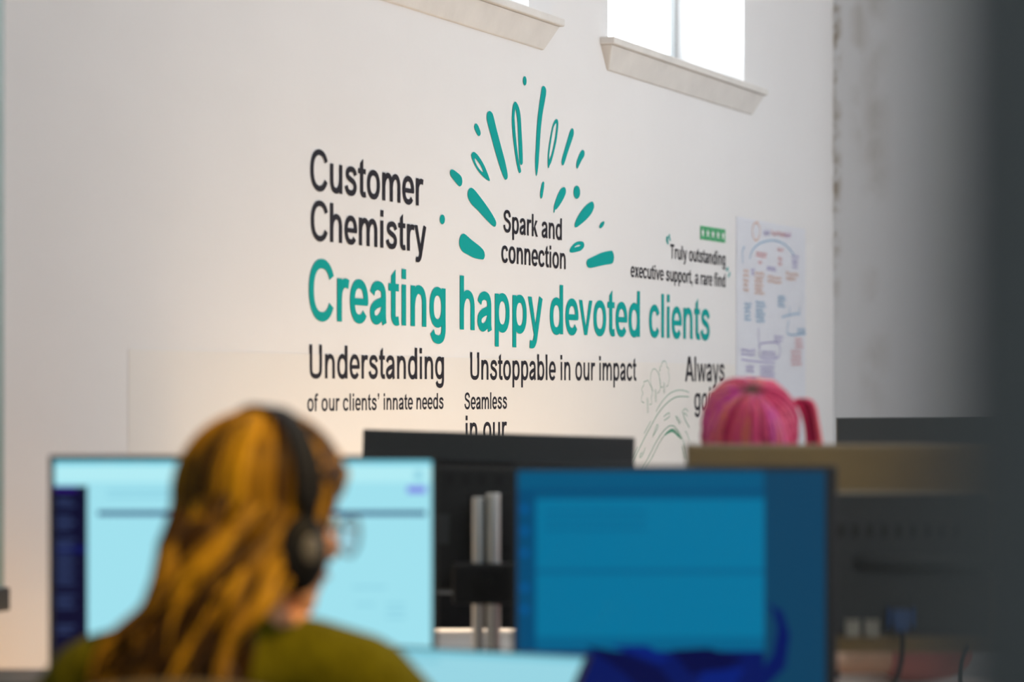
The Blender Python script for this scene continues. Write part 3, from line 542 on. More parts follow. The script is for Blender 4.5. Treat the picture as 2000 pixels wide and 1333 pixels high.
def grid_screen(items, w, h, z0):
    """items: (u0, v0, u1, v1, material index); later ones lie over earlier ones"""
    mb = MB()
    for i, it in enumerate(items):
        if len(it) == 5:
            u0, v0, u1, v1, mi = it; d = -0.0012 - i * 0.00001
            mb.add([((u - .5) * w, d, z0 + (1 - v) * h) for u, v in ((u0, v0), (u1, v0), (u1, v1), (u0, v1))], [(0, 1, 2, 3)], mi)
        else:
            pts, mi = it; d = -0.0012 - i * 0.00001
            tri = tessellate_polygon([[Vector((u, v, 0)) for u, v in pts]])
            mb.add([((u - .5) * w, d, z0 + (1 - v) * h) for u, v in pts], [tuple(q) for q in tri], mi)
    return mb
def monitor(label, loc, rz, W, Hh, zb, case, screen=None, mats=None, roll=0.0, bez=0.009, style='stand', group='desktop monitors'):
    """front faces local -y; loc is on the desk top under the panel; zb = height of the panel's lower edge above it"""
    t = thing('computer_monitor', label, 'monitor', loc, rz, group)
    piv = lambda o: (setattr(o, 'rotation_euler', (0, roll, 0)), setattr(o, 'location', (0, 0, zb + Hh / 2)), o)[2]
    hw, hh = W / 2, Hh / 2
    body = MB(); body.box(-hw, hw, 0.0, 0.016, -hh, hh)
    c = piv(body.build('casing', case, t, bevel=0.004))
    fr = MB()
    fr.box(-hw, -hw + bez, -0.003, 0.0, -hh, hh); fr.box(hw - bez, hw, -0.003, 0.0, -hh, hh)
    fr.box(-hw + bez, hw - bez, -0.003, 0.0, hh - bez, hh); fr.box(-hw + bez, hw - bez, -0.003, 0.0, -hh, -hh + bez * 1.8)
    piv(fr.build('bezel', M_CASE, t))
    w, h = W - 2 * bez, Hh - 2.8 * bez
    if screen is None: screen, mats = [(0, 0, 1, 1, 0)], [screen_colour('screen_facing_away', (140, 190, 220), 0.6)]
    piv(grid_screen(screen, w, h, -hh + bez * 1.8).build('screen', mats, t))
    return t, piv, hw, hh
def stand(t, zb, Hh, back=0.05, m=None):
    m = m or M_CASE
    MB().box(-0.03, 0.03, back, back + 0.025, 0.01, zb + Hh * 0.5).build('stand_neck', m, t, bevel=0.004)
    MB().prism([(-0.12, -0.06), (0.12, -0.06), (0.12, 0.11), (-0.12, 0.11)], 'z', 0, 0.012).build('stand_base', m, t, bevel=0.005)

# bright monitor in front of the golden-haired person
S = [screen_colour('page_cyan_white', (160, 225, 238)), screen_colour('side_menu_navy', (3, 6, 42)), screen_colour('menu_text_blue', (42, 56, 94)), screen_colour('table_bar_slate', (44, 78, 120)),
     screen_colour('button_violet', (128, 132, 228)), screen_colour('tab_row_cyan', (120, 204, 224)), screen_colour('faint_page_text', (140, 206, 224)), screen_colour('menu_purple', (40, 10, 110)), screen_colour('menu_blue', (6, 16, 84)), screen_colour('page_margin_cyan', (178, 236, 244))]
it = [(0, 0, 1, 1, 0), (0, 0, 1, .022, 5), (0.005, .022, 1, .10, 9), (0, .118, .088, 1, 1), (0, .118, .06, .145, 7)]
for v in (.175, .20, .255, .28, .305, .36, .385, .41, .435, .46, .485, .51, .535, .56, .62, .645, .67, .76, .785):
    it.append((.006, v, .045 if int(v * 1000) % 2 else .056, v + .014, 2))
it += [(.006, .395, .088, .425, 8), (.006, .40, .05, .414, 2), (.115, .232, .985, .256, 3), (.935, .118, .985, .152, 4)]
for i in range(9): it.append((.12 + i * .085, .012, .16 + i * .085, .018, 6))
for v in (.135, .16): it.append((.14, v, .40, v + .010, 6))
for u, v in ((.79, .58), (.83, .58), (.88, .66), (.88, .69), (.88, .72), (.80, .66)): it.append((u, v, u + .05, v + .010, 6))
it.append(([(.965 + .013 * math.cos(k * .785), .067 + .023 * math.sin(k * .785)) for k in range(8)], 6))
t, piv, hw, hh = monitor('bright cyan monitor with dark side menu, behind the golden-haired head', (-0.406, 4.0, 0.73), 0, 0.5845, 0.348, 0.049, M_CASE, it, S, bez=0.0075)
piv(MB().frustum((-0.2, 0.2, -0.12, 0.1, 0.016), (-0.14, 0.14, -0.09, 0.07, 0.045)).build('rear_housing', M_CASE, t, bevel=0.004)); stand(t, 0.049, 0.348)
# dim blue monitor at centre right
S = [screen_colour('desktop_blue', (0, 72, 112)), screen_colour('window_teal_blue', (0, 112, 152)), screen_colour('title_strip_blue', (0, 84, 122)), screen_colour('wallpaper_navy', (3, 20, 88)), screen_colour('desktop_edge_blue', (12, 62, 92)),
     screen_colour('row_blue', (0, 96, 136)), screen_colour('wave_dark', (3, 8, 62)), screen_colour('icon_blue', (0, 88, 150)), screen_colour('wave_mid_blue', (2, 28, 112))]
it = [(0, 0, 1, 1, 0), (0, 0, 1, .085, 2), (.80, .0, 1, 1, 4), (.06, .105, .802, .825, 1), (.06, .105, .802, .13, 2), (.06, .45, .802, .47, 5), (.06, .76, .802, .825, 5), (0, .825, .80, 1, 3)]
for v in (.16, .26, .36, .52, .62): it.append((.012, v, .035, v + .03, 7))
for v in (.18, .22, .26): it.append((.09, v, .42, v + .012, 5))
it.append(([(.80, .60), (.83, .64), (.845, .72), (.83, .84), (.78, .93), (.70, 1), (.80, 1), (.87, .90), (.885, .75), (.86, .64)], 3))
it += [([(.22, .80), (.34, .83), (.46, .90), (.52, 1), (.40, 1), (.34, .92)], 6), ([(.50, .82), (.62, .81), (.74, .86), (.66, .92), (.56, .93)], 6), ([(.30, .80), (.42, .80), (.50, .86), (.46, .88)], 8), ([(.60, .92), (.74, .90), (.70, 1), (.58, 1)], 8)]
M_BEZ = mat('grey_bezel_edge', (0.06, 0.06, 0.068), 0.4, var=0.05)
t, piv, hw, hh = monitor('dim blue monitor with a pale window open, right of the steel poles', (0.2375, 3.95, 0.73), 0, 0.474, 0.347, 0.036, M_BEZ, it, S, bez=0.0075)
piv(MB().box(hw - 0.0005, hw + 0.010, -0.004, 0.016, -hh, hh).build('side_edge', M_BEZ, t, bevel=0.003))['label'] = 'grey side edge'
piv(MB().frustum((-0.16, 0.16, -0.12, 0.1, 0.016), (-0.12, 0.12, -0.09, 0.07, 0.045)).build('rear_housing', M_CASE, t, bevel=0.004)); stand(t, 0.036, 0.347)
# dark monitor seen from behind, carried on the poles
t, piv, hw, hh = monitor('black monitor seen from behind, on the twin steel poles', (-0.0285, 4.90, 0.73), R(180), 0.502, 0.30, 0.115, M_CASE2, roll=R(-1.75))
piv(MB().frustum((-0.222, 0.235, -0.15, 0.100, 0.016), (-0.205, 0.215, -0.14, 0.085, 0.05)).build('rear_housing', M_CASE, t, bevel=0.006))
piv(MB().box(-0.05, 0.05, 0.05, 0.058, -0.06, 0.04).build('mount_plate', M_BLACK, t, bevel=0.002))
v = MB()
for k in range(10): v.box(-0.16 + k * 0.03, -0.145 + k * 0.03, 0.05, 0.0515, 0.055, 0.075)
piv(v.build('vent_grille', M_BLACK, t))
piv(MB().box(0.085, 0.115, 0.05, 0.0512, -0.055, 0.0).build('rating_plate', M_CASE2, t))['label'] = 'grey rating plate'
t = thing('monitor_pole_stand', 'pair of steel poles with black clamp on the desk between monitors', 'monitor stand', (-0.046, 4.72, 0.73))
MB().box(-0.09, 0.09, -0.06, 0.09, 0, 0.014).build('base', M_BLACK, t, bevel=0.004)
MB().cyl((-0.0145, 0, 0.014), 0.0105, 0.29).build('pole', M_CHROME, t, smooth=40, bevel=0.002)
MB().cyl((0.0125, 0, 0.014), 0.0125, 0.297).build('pole', M_CHROME, t, smooth=40, bevel=0.002)
q = MB(); q.box(-0.06, 0.055, -0.024, 0.024, 0.115, 0.187); q.build('clamp', M_BLACK, t, bevel=0.006)
q = MB(); q.box(-0.02, 0.02, 0.02, 0.117, 0.15, 0.18); q.build('arm', M_BLACK, t, bevel=0.006)
MB().cyl((0.0, -0.036, 0.15), 0.014, 0.012, 'y').build('knob', M_BLACK, t, smooth=40)
# monitor turned back towards us at the right
t, piv, hw, hh = monitor('dark monitor with painted warm sheen, seen from behind, in front of the pink-haired person', (0.549, 4.25, 0.73), R(180), 0.54, 0.33, 0.079, M_SHEENCASE, roll=0)
piv(MB().prism([(0.016, -hh), (0.016, hh - 0.002), (0.020, hh - 0.004), (0.060, hh - 0.072), (0.062, hh - 0.09), (0.062, -hh + 0.02), (0.05, -hh)], 'x', -hw + 0.002, hw - 0.002).build('rear_shell', M_SHEENCASE, t, bevel=0.005))
piv(MB().frustum((-0.20, 0.20, -0.14, 0.092, 0.058), (-0.19, 0.19, -0.13, 0.048, 0.082)).build('rear_housing', M_CASE2, t, bevel=0.006))
v = MB()
for k in range(14): v.box(-0.15 + k * 0.022, -0.138 + k * 0.022, 0.082, 0.0835, 0.02, 0.04)
piv(v.build('vent_grille', M_BLACK, t)); 
piv(MB().box(-0.02, 0.14, 0.082, 0.0835, -0.025, -0.012).build('rating_plate', M_CASE2, t))['label'] = 'grey rating strip'
for x in (0.014, -0.016):
    piv(MB().box(x - 0.011, x + 0.011, 0.0815, 0.0845, -0.1365, -0.110).build('port', M_PORT, t))['label'] = 'pale port socket'
MB().cyl((-0.33, 0.12, 0.012), 0.018, 0.25).build('arm_pole', M_CASE, t, smooth=40)
MB().tube([(-0.33, 0.12, 0.225), (-0.16, 0.13, 0.225), (0, 0.09, 0.225)], 0.012, 10).build('arm', M_CASE2, t, smooth=60)
MB().box(-0.39, -0.27, 0.06, 0.18, 0, 0.012).build('stand_base', M_CASE, t, bevel=0.005)
# far monitor beside the end wall
t, piv, hw, hh = monitor('slate grey monitor seen from behind against the grey end wall', (1.005, 6.0, 0.73), R(180), 0.54, 0.32, 0.113, M_CASE2, roll=R(0.35))
piv(MB().frustum((-0.2, 0.2, -0.13, 0.05, 0.016), (-0.15, 0.15, -0.1, 0.03, 0.05)).build('rear_housing', M_CASE, t, bevel=0.005)); 
MB().box(-0.03, 0.03, 0.03, 0.055, 0.01, 0.25).build('stand_neck', M_CASE, t, bevel=0.004); MB().box(-0.12, 0.12, -0.06, 0.11, 0, 0.012).build('stand_base', M_CASE, t, bevel=0.005)
# blue plug and cable hanging from the right-hand monitor
t = thing('video_cable', 'dark cable with blue plug hanging from the dark right-hand monitor', 'cable', (0.607, 4.15, 0.87))
q = MB(); q.prism([(-0.013, 0.012), (-0.016, 0.0), (-0.010, -0.022), (0.010, -0.022), (0.016, 0.0), (0.013, 0.012)], 'y', -0.010, 0.010); q.build('plug', M_BLUEPLUG, t, bevel=0.003)['label'] = 'blue plug'
for sx in (-1, 1): MB().cyl((sx * 0.019, 0, -0.016), 0.0035, 0.03).build('thumbscrew', M_BLUEPLUG, t)
MB().tube(smooth_path([(0, 0, -0.02), (0, -0.01, -0.045), (-0.006, -0.025, -0.075), (-0.022, -0.04, -0.108), (-0.045, -0.05, -0.128), (-0.085, -0.055, -0.136), (-0.16, -0.04, -0.136)], 6), 0.0038, 8).build('cord', M_RUBBER, t, smooth=180)
t = thing('power_cable', 'black cable hanging below the right end of the dark right-hand monitor', 'cable', (0.70, 4.16, 0.80))
MB().tube(smooth_path([(0.012, 0.02, 0.02), (0.0, 0, 0.0), (-0.004, -0.01, -0.03), (0.0, -0.02, -0.058), (0.02, -0.02, -0.066), (0.09, 0.02, -0.066)], 6), 0.0035, 8).build('cord', M_RUBBER, t, smooth=180)
# laptop
S = [screen_colour('laptop_page', (150, 212, 226)), screen_colour('laptop_bar', (120, 196, 214))]
t = thing('laptop', 'open laptop with pale cyan screen in front of the bright monitor', 'laptop', (-0.118, 3.625, 0.73), R(-26))
MB().box(-0.165, 0.165, -0.07, 0.05, 0.0, 0.0125).build('base', M_STEEL, t, bevel=0.004)
MB().box(-0.13, 0.13, -0.05, 0.035, 0.0125, 0.0145).build('keyboard', M_BLACK, t)
tilt = -R(50)
lid = MB(); lid.box(-0.165, 0.165, 0, 0.006, 0, 0.172); lid.build('lid', M_CASE, t, bevel=0.002, loc=(0, 0.052, 0.014), rot=(tilt, 0, 0))
grid_screen([(0, 0, 1, 1, 0), (0, 0, 1, .07, 1), (.03, .12, .3, .15, 1)], 0.316, 0.155, 0.010).build('screen', S, t, loc=(0, 0.052, 0.014), rot=(tilt, 0, 0))
# low black cabinet by the wall
t = thing('filing_cabinet', 'low black cabinet against the wall at bottom left corner', 'cabinet', (-0.90, 4.35, 0))
MB().box(-0.10, 0.17, -0.13, 0.10, 0.02, 0.757).build('carcass', M_CASE, t, bevel=0.004)
for z in (0.04, 0.385):
    d = MB().box(-0.09, 0.16, -0.142, -0.1305, z, z + 0.335).build('drawer', M_CASE2, t, bevel=0.003)
    MB().tube([(-0.02, -0.165, z + 0.28), (0.09, -0.165, z + 0.28)], 0.005, 8).build('handle', M_CHROME, d, smooth=60)
MB().box(-0.09, 0.16, -0.12, 0.09, 0, 0.02).build('plinth', M_BLACK, t)
# sheet of paper on the right-hand desk
t = thing('paper_pad', 'cream paper pad on the desk beside the forearm', 'paper', (0.608, 4.525, 0.73), R(-3))
MB().box(-0.045, 0.04, -0.03, 0.04, 0.0, 0.042).build('pad', M_PAPER2, t)

def office_chair(label, loc, rz, fabric, back_w, back_top, seat_z=0.43):
    t = thing('office_chair', label, 'chair', loc, rz, 'office chairs')
    s = MB(); s.prism([(-0.22, -0.2), (0.22, -0.2), (0.235, 0.1), (0.2, 0.24), (-0.2, 0.24), (-0.235, 0.1)], 'z', seat_z - 0.07, seat_z); s.build('seat', fabric, t, bevel=0.025, smooth=180)
    b = MB(); n = 16; prof = []
    for k in range(n + 1):
        u = -1 + 2 * k / n; prof.append((u * back_w / 2, back_top - 0.055 * abs(u) ** 2.6))
    prof += [(back_w / 2 * 0.9, seat_z + 0.12), (-back_w / 2 * 0.9, seat_z + 0.12)]
    b.prism(prof, 'y', -0.245, -0.205); b.build('backrest', fabric, t, bevel=0.012, smooth=60)
    MB().box(-0.03, 0.03, -0.262, -0.244, seat_z - 0.1, seat_z + 0.3).build('back_post', M_BLACK, t, bevel=0.006)
    MB().box(-0.03, 0.03, -0.262, 0.05, seat_z - 0.10, seat_z - 0.071).build('bracket', M_BLACK, t)
    MB().cyl((0, 0, 0.09), 0.028, seat_z - 0.17).build('column', M_BLACK, t, smooth=40)
    base = MB()
    for k in range(5):
        a = R(72 * k + 18); d = Vector((math.cos(a), math.sin(a), 0))
        base.tube([(0, 0, 0.095), d * 0.15 + Vector((0, 0, .09)), d * 0.3 + Vector((0, 0, .07))], [0.026, 0.02, 0.015], 8)
    base.build('base', M_BLACK, t, smooth=60)
    for k in range(5):
        a = R(72 * k + 18); MB().cyl((math.cos(a) * 0.3 - 0.012, math.sin(a) * 0.3, 0.028), 0.028, 0.024, 'x', 16).build('caster', M_BLACK, t, smooth=40)
    return t
office_chair('olive brown office chair, its back edge just showing at bottom left', (-0.395, 3.34, 0), 0, M_OLIVEFAB, 0.42, 0.884, 0.39)
office_chair('black office chair under the pink-haired person, behind the desk', (0.428, 4.83, 0), R(180), M_MESH, 0.42, 0.88, 0.425)

# ------------------------------------------------------------------ people
def skin_mat(name, c):
    m = mat(name, c, 0.5, var=0.06, scale=25); b = m.node_tree.nodes['Principled BSDF']
    b.inputs['Subsurface Weight'].default_value = 0.12; b.inputs['Subsurface Radius'].default_value = (0.012, 0.004, 0.002); return m
def hair_mat(name, stops, rough=0.42, along=0.0, tint=None):
    m = bpy.data.materials.new(name); m.use_nodes = True; nt = m.node_tree; N, L = nt.nodes, nt.links; b = N['Principled BSDF']
    at = N.new('ShaderNodeAttribute'); at.attribute_name = 'strand'; sp = N.new('ShaderNodeSeparateColor'); L.new(at.outputs['Color'], sp.inputs[0])
    tc = N.new('ShaderNodeTexCoord'); mp = N.new('ShaderNodeMapping'); mp.inputs['Scale'].default_value = (70, 70, 9); L.new(tc.outputs['Object'], mp.inputs[0])
    no = N.new('ShaderNodeTexNoise'); no.inputs['Scale'].default_value = 1.0; no.inputs['Detail'].default_value = 4; L.new(mp.outputs[0], no.inputs['Vector'])
    a = N.new('ShaderNodeMath'); a.operation = 'MULTIPLY_ADD'; L.new(no.outputs['Fac'], a.inputs[0]); a.inputs[1].default_value = 0.5; L.new(sp.outputs[0], a.inputs[2])
    s2 = N.new('ShaderNodeMath'); s2.operation = 'SUBTRACT'; L.new(a.outputs[0], s2.inputs[0]); s2.inputs[1].default_value = 0.25
    r = N.new('ShaderNodeValToRGB'); el = r.color_ramp.elements
    while len(el) < len(stops): el.new(0.5)
    for e, (p, c) in zip(el, stops): e.position = p; e.color = (*c, 1)
    L.new(s2.outputs[0], r.inputs[0]); out = r.outputs[0]
    if tint:      # darker grown-out roots: green channel = distance along the lock
        mr = N.new('ShaderNodeMapRange'); mr.inputs[1].default_value = 0.02; mr.inputs[2].default_value = along; L.new(sp.outputs[1], mr.inputs[0])
        mx = N.new('ShaderNodeMix'); mx.data_type = 'RGBA'; L.new(mr.outputs[0], mx.inputs[0]); mx.inputs[6].default_value = (*tint, 1); L.new(out, mx.inputs[7]); out = mx.outputs[2]
    L.new(out, b.inputs['Base Color']); b.inputs['Roughness'].default_value = rough; b.inputs['Specular IOR Level'].default_value = 0.16
    bp = N.new('ShaderNodeBump'); bp.inputs['Strength'].default_value = 0.5; bp.inputs['Distance'].default_value = 0.003; L.new(no.outputs['Fac'], bp.inputs['Height']); L.new(bp.outputs[0], b.inputs['Normal'])
    return m
M_SKIN = skin_mat('fair_skin', (0.74, 0.37, 0.19)); M_SKIN2 = skin_mat('fair_rosy_skin', (0.72, 0.38, 0.22))
M_EYE = mat('eye', (0.75, 0.74, 0.72), 0.15, var=0.02); M_LIP = mat('lips', (0.45, 0.16, 0.14), 0.4, var=0.05)
M_KNIT = mat('olive_green_knit', (0.115, 0.104, 0.002), 0.9, spec=0.1, var=0.3, scale=90, bump=0.6, bscale=160, stretch=(1, 1, 0.35))
M_BLOUSE = mat('terracotta_blouse', (0.58, 0.17, 0.125), 0.75, var=0.12, scale=14, bump=0.2, bscale=30)
M_TROUSER = mat('dark_trousers', (0.02, 0.022, 0.03), 0.85, var=0.1, scale=60); M_SHOE = mat('dark_shoes', (0.03, 0.025, 0.022), 0.5, var=0.1)

def hand(mb, wrist, fwd, up, side):
    """palm, four bent fingers of different length, thumb from the side of the palm; 'side' points to the thumb side"""
    wrist, f, u, s = Vector(wrist), Vector(fwd).normalized(), Vector(up).normalized(), Vector(side).normalized()
    for k in (-1.2, -.4, .4, 1.2):
        mb.tube([wrist + f * .008 + s * k * .010, wrist + f * .05 + s * k * .019, wrist + f * .088 + s * k * .0205 + u * .003], [.0135, .0135, .0105], 10)
    for k, ln in ((1.5, .066), (.5, .075), (-.5, .070), (-1.5, .054)):
        p = wrist + f * .092 + s * k * .0205 + u * .004; d = s * k * .0025
        mb.tube([p, p + f * ln * .42 + u * .003 + d, p + f * ln * .75 - u * .008 + d * 1.6, p + f * ln * .93 - u * .022 + d * 2], [.0085, .008, .0072, .0062], 9)
    p = wrist + f * .028 + s * .024
    mb.tube([p, p + f * .028 + s * .022 - u * .004, p + f * .055 + s * .030 - u * .010, p + f * .074 + s * .031 - u * .014], [.0125, .0105, .0092, .0075], 9)

def person(label, loc, rz, P, skin, top_mat, sleeve=0.95, neck_drop=0.0):
    """P: joints in the person's own frame (faces +y). Body = one continuous skin; clothing, hair and features are parts."""
    t = thing('person', label, 'person', loc, rz)
    V = lambda k: Vector(P[k]); hc = V('head'); Rm = (Euler((P['pitch'], P.get('roll', 0), P['yaw']), 'XYZ')).to_matrix().to_4x4()
    HM = Matrix.Translation(hc) @ Matrix.Rotation(P['yaw'], 4, 'Z') @ Matrix.Rotation(P['pitch'], 4, 'X')
    H = lambda x, y, z: HM @ Vector((x, y, z)); HR = HM.to_3x3().to_4x4()
    b = MB()
    b.ellipsoid(H(0, -.006, .025), (.074, .094, .086), HR, 28, 18); b.ellipsoid(H(0, .035, -.045), (.060, .058, .080), HR, 24, 16)
    b.ellipsoid(H(0, .062, -.098), (.028, .026, .024), HR); b.ellipsoid(H(0, .07, .03), (.056, .022, .03), HR)
    b.tube([H(0, .090, .012), H(0, .104, -.018), H(0, .112, -.036)], [.007, .009, .0115], 10); b.ellipsoid(H(0, .098, -.042), (.0165, .012, .008), HR)
    b.ellipsoid(H(0, .088, -.066), (.022, .010, .0095), HR)
    for sx in (-1, 1):
        b.ellipsoid(H(sx * .036, .066, -.028), (.024, .022, .022), HR); b.ellipsoid(H(sx * .076, -.008, -.012), (.009, .020, .032), HR)
        b.tube([H(sx * .045, .0, -.06), H(sx * .03, .05, -.10)], [.022, .02], 10)
    nb = V('neck')
    b.tube([nb + Vector((0, -.005, -.05)), nb, H(0, -.012, -.06), H(0, -.008, -.03)], [.062, .054, .052, .05], 16)
    pe, ch = V('pelvis'), V('chest'); mid = (pe + ch) / 2
    b.ellipsoid(pe + Vector((0, 0, .03)), (.165, .125, .098)); b.ellipsoid(mid, (.138, .105, .15)); b.ellipsoid(ch, (.150, .108, .15))
    b.ellipsoid(ch + Vector((0, .005, .075)), (.150, .085, .075))
    for sx in (-1, 1): b.ellipsoid(ch + Vector((sx * .07, .075, -.02)), (.06, .05, .062))
    for sd in ('L', 'R'):
        sh, el, wr = V('sh' + sd), V('el' + sd), V('wr' + sd)
        b.tube([nb + Vector((0, -.01, -.015)), nb.lerp(sh, .55) + Vector((0, -.005, .008)), sh], [.05, .050, .052], 14)
        b.tube([sh, sh.lerp(el, .35), el], [.053, .046, .037], 14); b.tube([el, el.lerp(wr, .3), wr], [.037, .038, .025], 14)
        fwd = (wr - el).normalized(); side = Vector((0, 0, 1)).cross(fwd) * (-1 if sd == 'L' else 1)
        hand(b, wr, Vector((fwd.x, fwd.y, -.12)), (0, 0, 1), side)
        hp, kn, an = V('hip' + sd), V('kn' + sd), V('an' + sd)
        b.tube([hp, hp.lerp(kn, .5), kn], [.079, .073, .055], 16); b.tube([kn, kn.lerp(an, .35), an], [.053, .052, .036], 14)
        b.tube([an + Vector((0, -.02, -.04)), an + Vector((0, .10, -.055)), an + Vector((0, .16, -.062))], [.035, .034, .024], 12)
    b.build('body', skin, t, remesh=0.0055, soft=4)
    for sx in (-1, 1):
        e = MB(); e.ellipsoid(H(sx * .031, .078, .002), (.012, .012, .012)); e.build('eye', M_EYE, t, smooth=180)
        e = MB(); e.ellipsoid(H(sx * .031, .0885, .001), (.0052, .003, .0052), HR); e.build('iris', M_TROUSER, t, smooth=180)
    e = MB(); e.ellipsoid(H(0, .095, -.066), (.021, .0055, .0065), HR); e.build('lips', M_LIP, t, smooth=180)
    c = MB()      # jumper or blouse
    c.ellipsoid(pe + Vector((0, 0, .06)), (.178, .138, .12)); c.ellipsoid(mid, (.155, .122, .16)); c.ellipsoid(ch, (.166, .124, .155)); c.ellipsoid(ch + Vector((0, .005, .075)), (.165, .098, .082))
    for sx in (-1, 1): c.ellipsoid(ch + Vector((sx * .07, .08, -.025)), (.07, .058, .07))
    c.tube([nb + Vector((0, -.006, -.045)), nb + Vector((0, -.006, -.008 - neck_drop))], [.082, .064], 18)
    for sd in ('L', 'R'):
        sh, el, wr = V('sh' + sd), V('el' + sd), V('wr' + sd)
        c.tube([nb + Vector((0, -.01, -.035)), nb.lerp(sh, .55) + Vector((0, -.005, -.002)), sh], [.06, .062, .066], 14)
        c.tube([sh, sh.lerp(el, .4), el], [.066, .060, .052], 14)
        q = el.lerp(wr, sleeve); c.tube([el, el.lerp(q, .5) + Vector((0, 0, -.003)), q], [.052, .05, .040 if sleeve > .7 else .050], 14)
    top = c.build('jumper' if top_mat is M_KNIT else 'blouse', top_mat, t, remesh=0.007, soft=5)
    c = MB(); c.ellipsoid(pe + Vector((0, .0, .03)), (.182, .142, .108))
    for sd in ('L', 'R'):
        hp, kn, an = V('hip' + sd), V('kn' + sd), V('an' + sd)
        c.tube([hp, hp.lerp(kn, .5), kn], [.088, .083, .066], 16); c.tube([kn, kn.lerp(an, .5), an], [.064, .06, .05], 14)
    c.build('trousers', M_TROUSER, t, remesh=0.01, soft=4)
    for sd in ('L', 'R'):
        an = V('an' + sd); c = MB(); c.tube([an + Vector((0, -.03, -.045)), an + Vector((0, .08, -.055)), an + Vector((0, .17, -.06))], [.042, .043, .032], 14)
        c.box(an.x - .035, an.x + .035, an.y - .06, an.y + .19, an.z - .098, an.z - .07); c.build('shoe', M_SHOE, t, remesh=0.008, soft=3)
    return t, H, HM, top
rnd = random.Random(11)
sph = lambda th, az: Vector((math.sin(th) * math.sin(az), math.sin(th) * math.cos(az), math.cos(th)))   # az 0 = face, + = right

# --- golden-haired person with headphones, back to us
P1 = dict(pelvis=(0, 0, .475), chest=(0, .045, .735), neck=(.012, .025, .915), head=(.037, .045, 1.062), yaw=R(-49), pitch=R(-6),
          shL=(-.172, .025, .852), shR=(.165, .03, .852), elL=(-.245, .085, .785), elR=(.238, .085, .785), wrL=(-.225, .22, .790), wrR=(.03, .225, .790),
          hipL=(-.09, .02, .485), hipR=(.09, .02, .485), knL=(-.11, .43, .47), knR=(.11, .43, .47), anL=(-.11, .40, .10), anR=(.11, .42, .10))
t1, H, HM, top = person('person seen from behind with long golden-brown hair and olive green knit jumper', (-0.353, 3.33, 0), 0, P1, M_SKIN, M_KNIT)
M_GOLD = hair_mat('golden_brown_hair', [(0.0, (0.010, 0.0035, 0.0002)), (0.38, (0.045, 0.018, 0.0005)), (0.64, (0.22, 0.105, 0.0015)), (1.0, (0.55, 0.285, 0.004))], 0.5)
hb = MB(); HR = HM.to_3x3().to_4x4()
hb.ellipsoid(H(0, -.012, .032), (.086, .100, .092), HR, 28, 18)
hb.ellipsoid(H(0, -.050, -.03), (.080, .062, .115), HR)
hb.ellipsoid(Vector((-.025, -.07, .94)), (.065, .040, .13)); hb.ellipsoid(Vector((-.06, -.115, .85)), (.085, .030, .09))
hb.c = [(0.34, .3, 0)] * len(hb.v)
def lim(z):
    tab = [(1.30, -.062), (1.08, -.064), (1.03, -.066), (.99, -.067), (.965, -.075), (.945, -.105), (.92, -.138), (.90, -.148), (.5, -.15)]
    for (za, xa), (zb, xb) in zip(tab, tab[1:]):
        if z >= zb: return xa + (xb - xa) * (za - z) / (za - zb)
    return -.19
def limr(z):
    tab = [(1.3, .13), (1.06, .115), (1.02, .085), (.98, .062), (.96, .050), (.93, .012), (.90, .0), (.5, .0)]
    for (za, xa), (zb, xb) in zip(tab, tab[1:]):
        if z >= zb: return xa + (xb - xa) * (za - z) / (za - zb)
    return 0
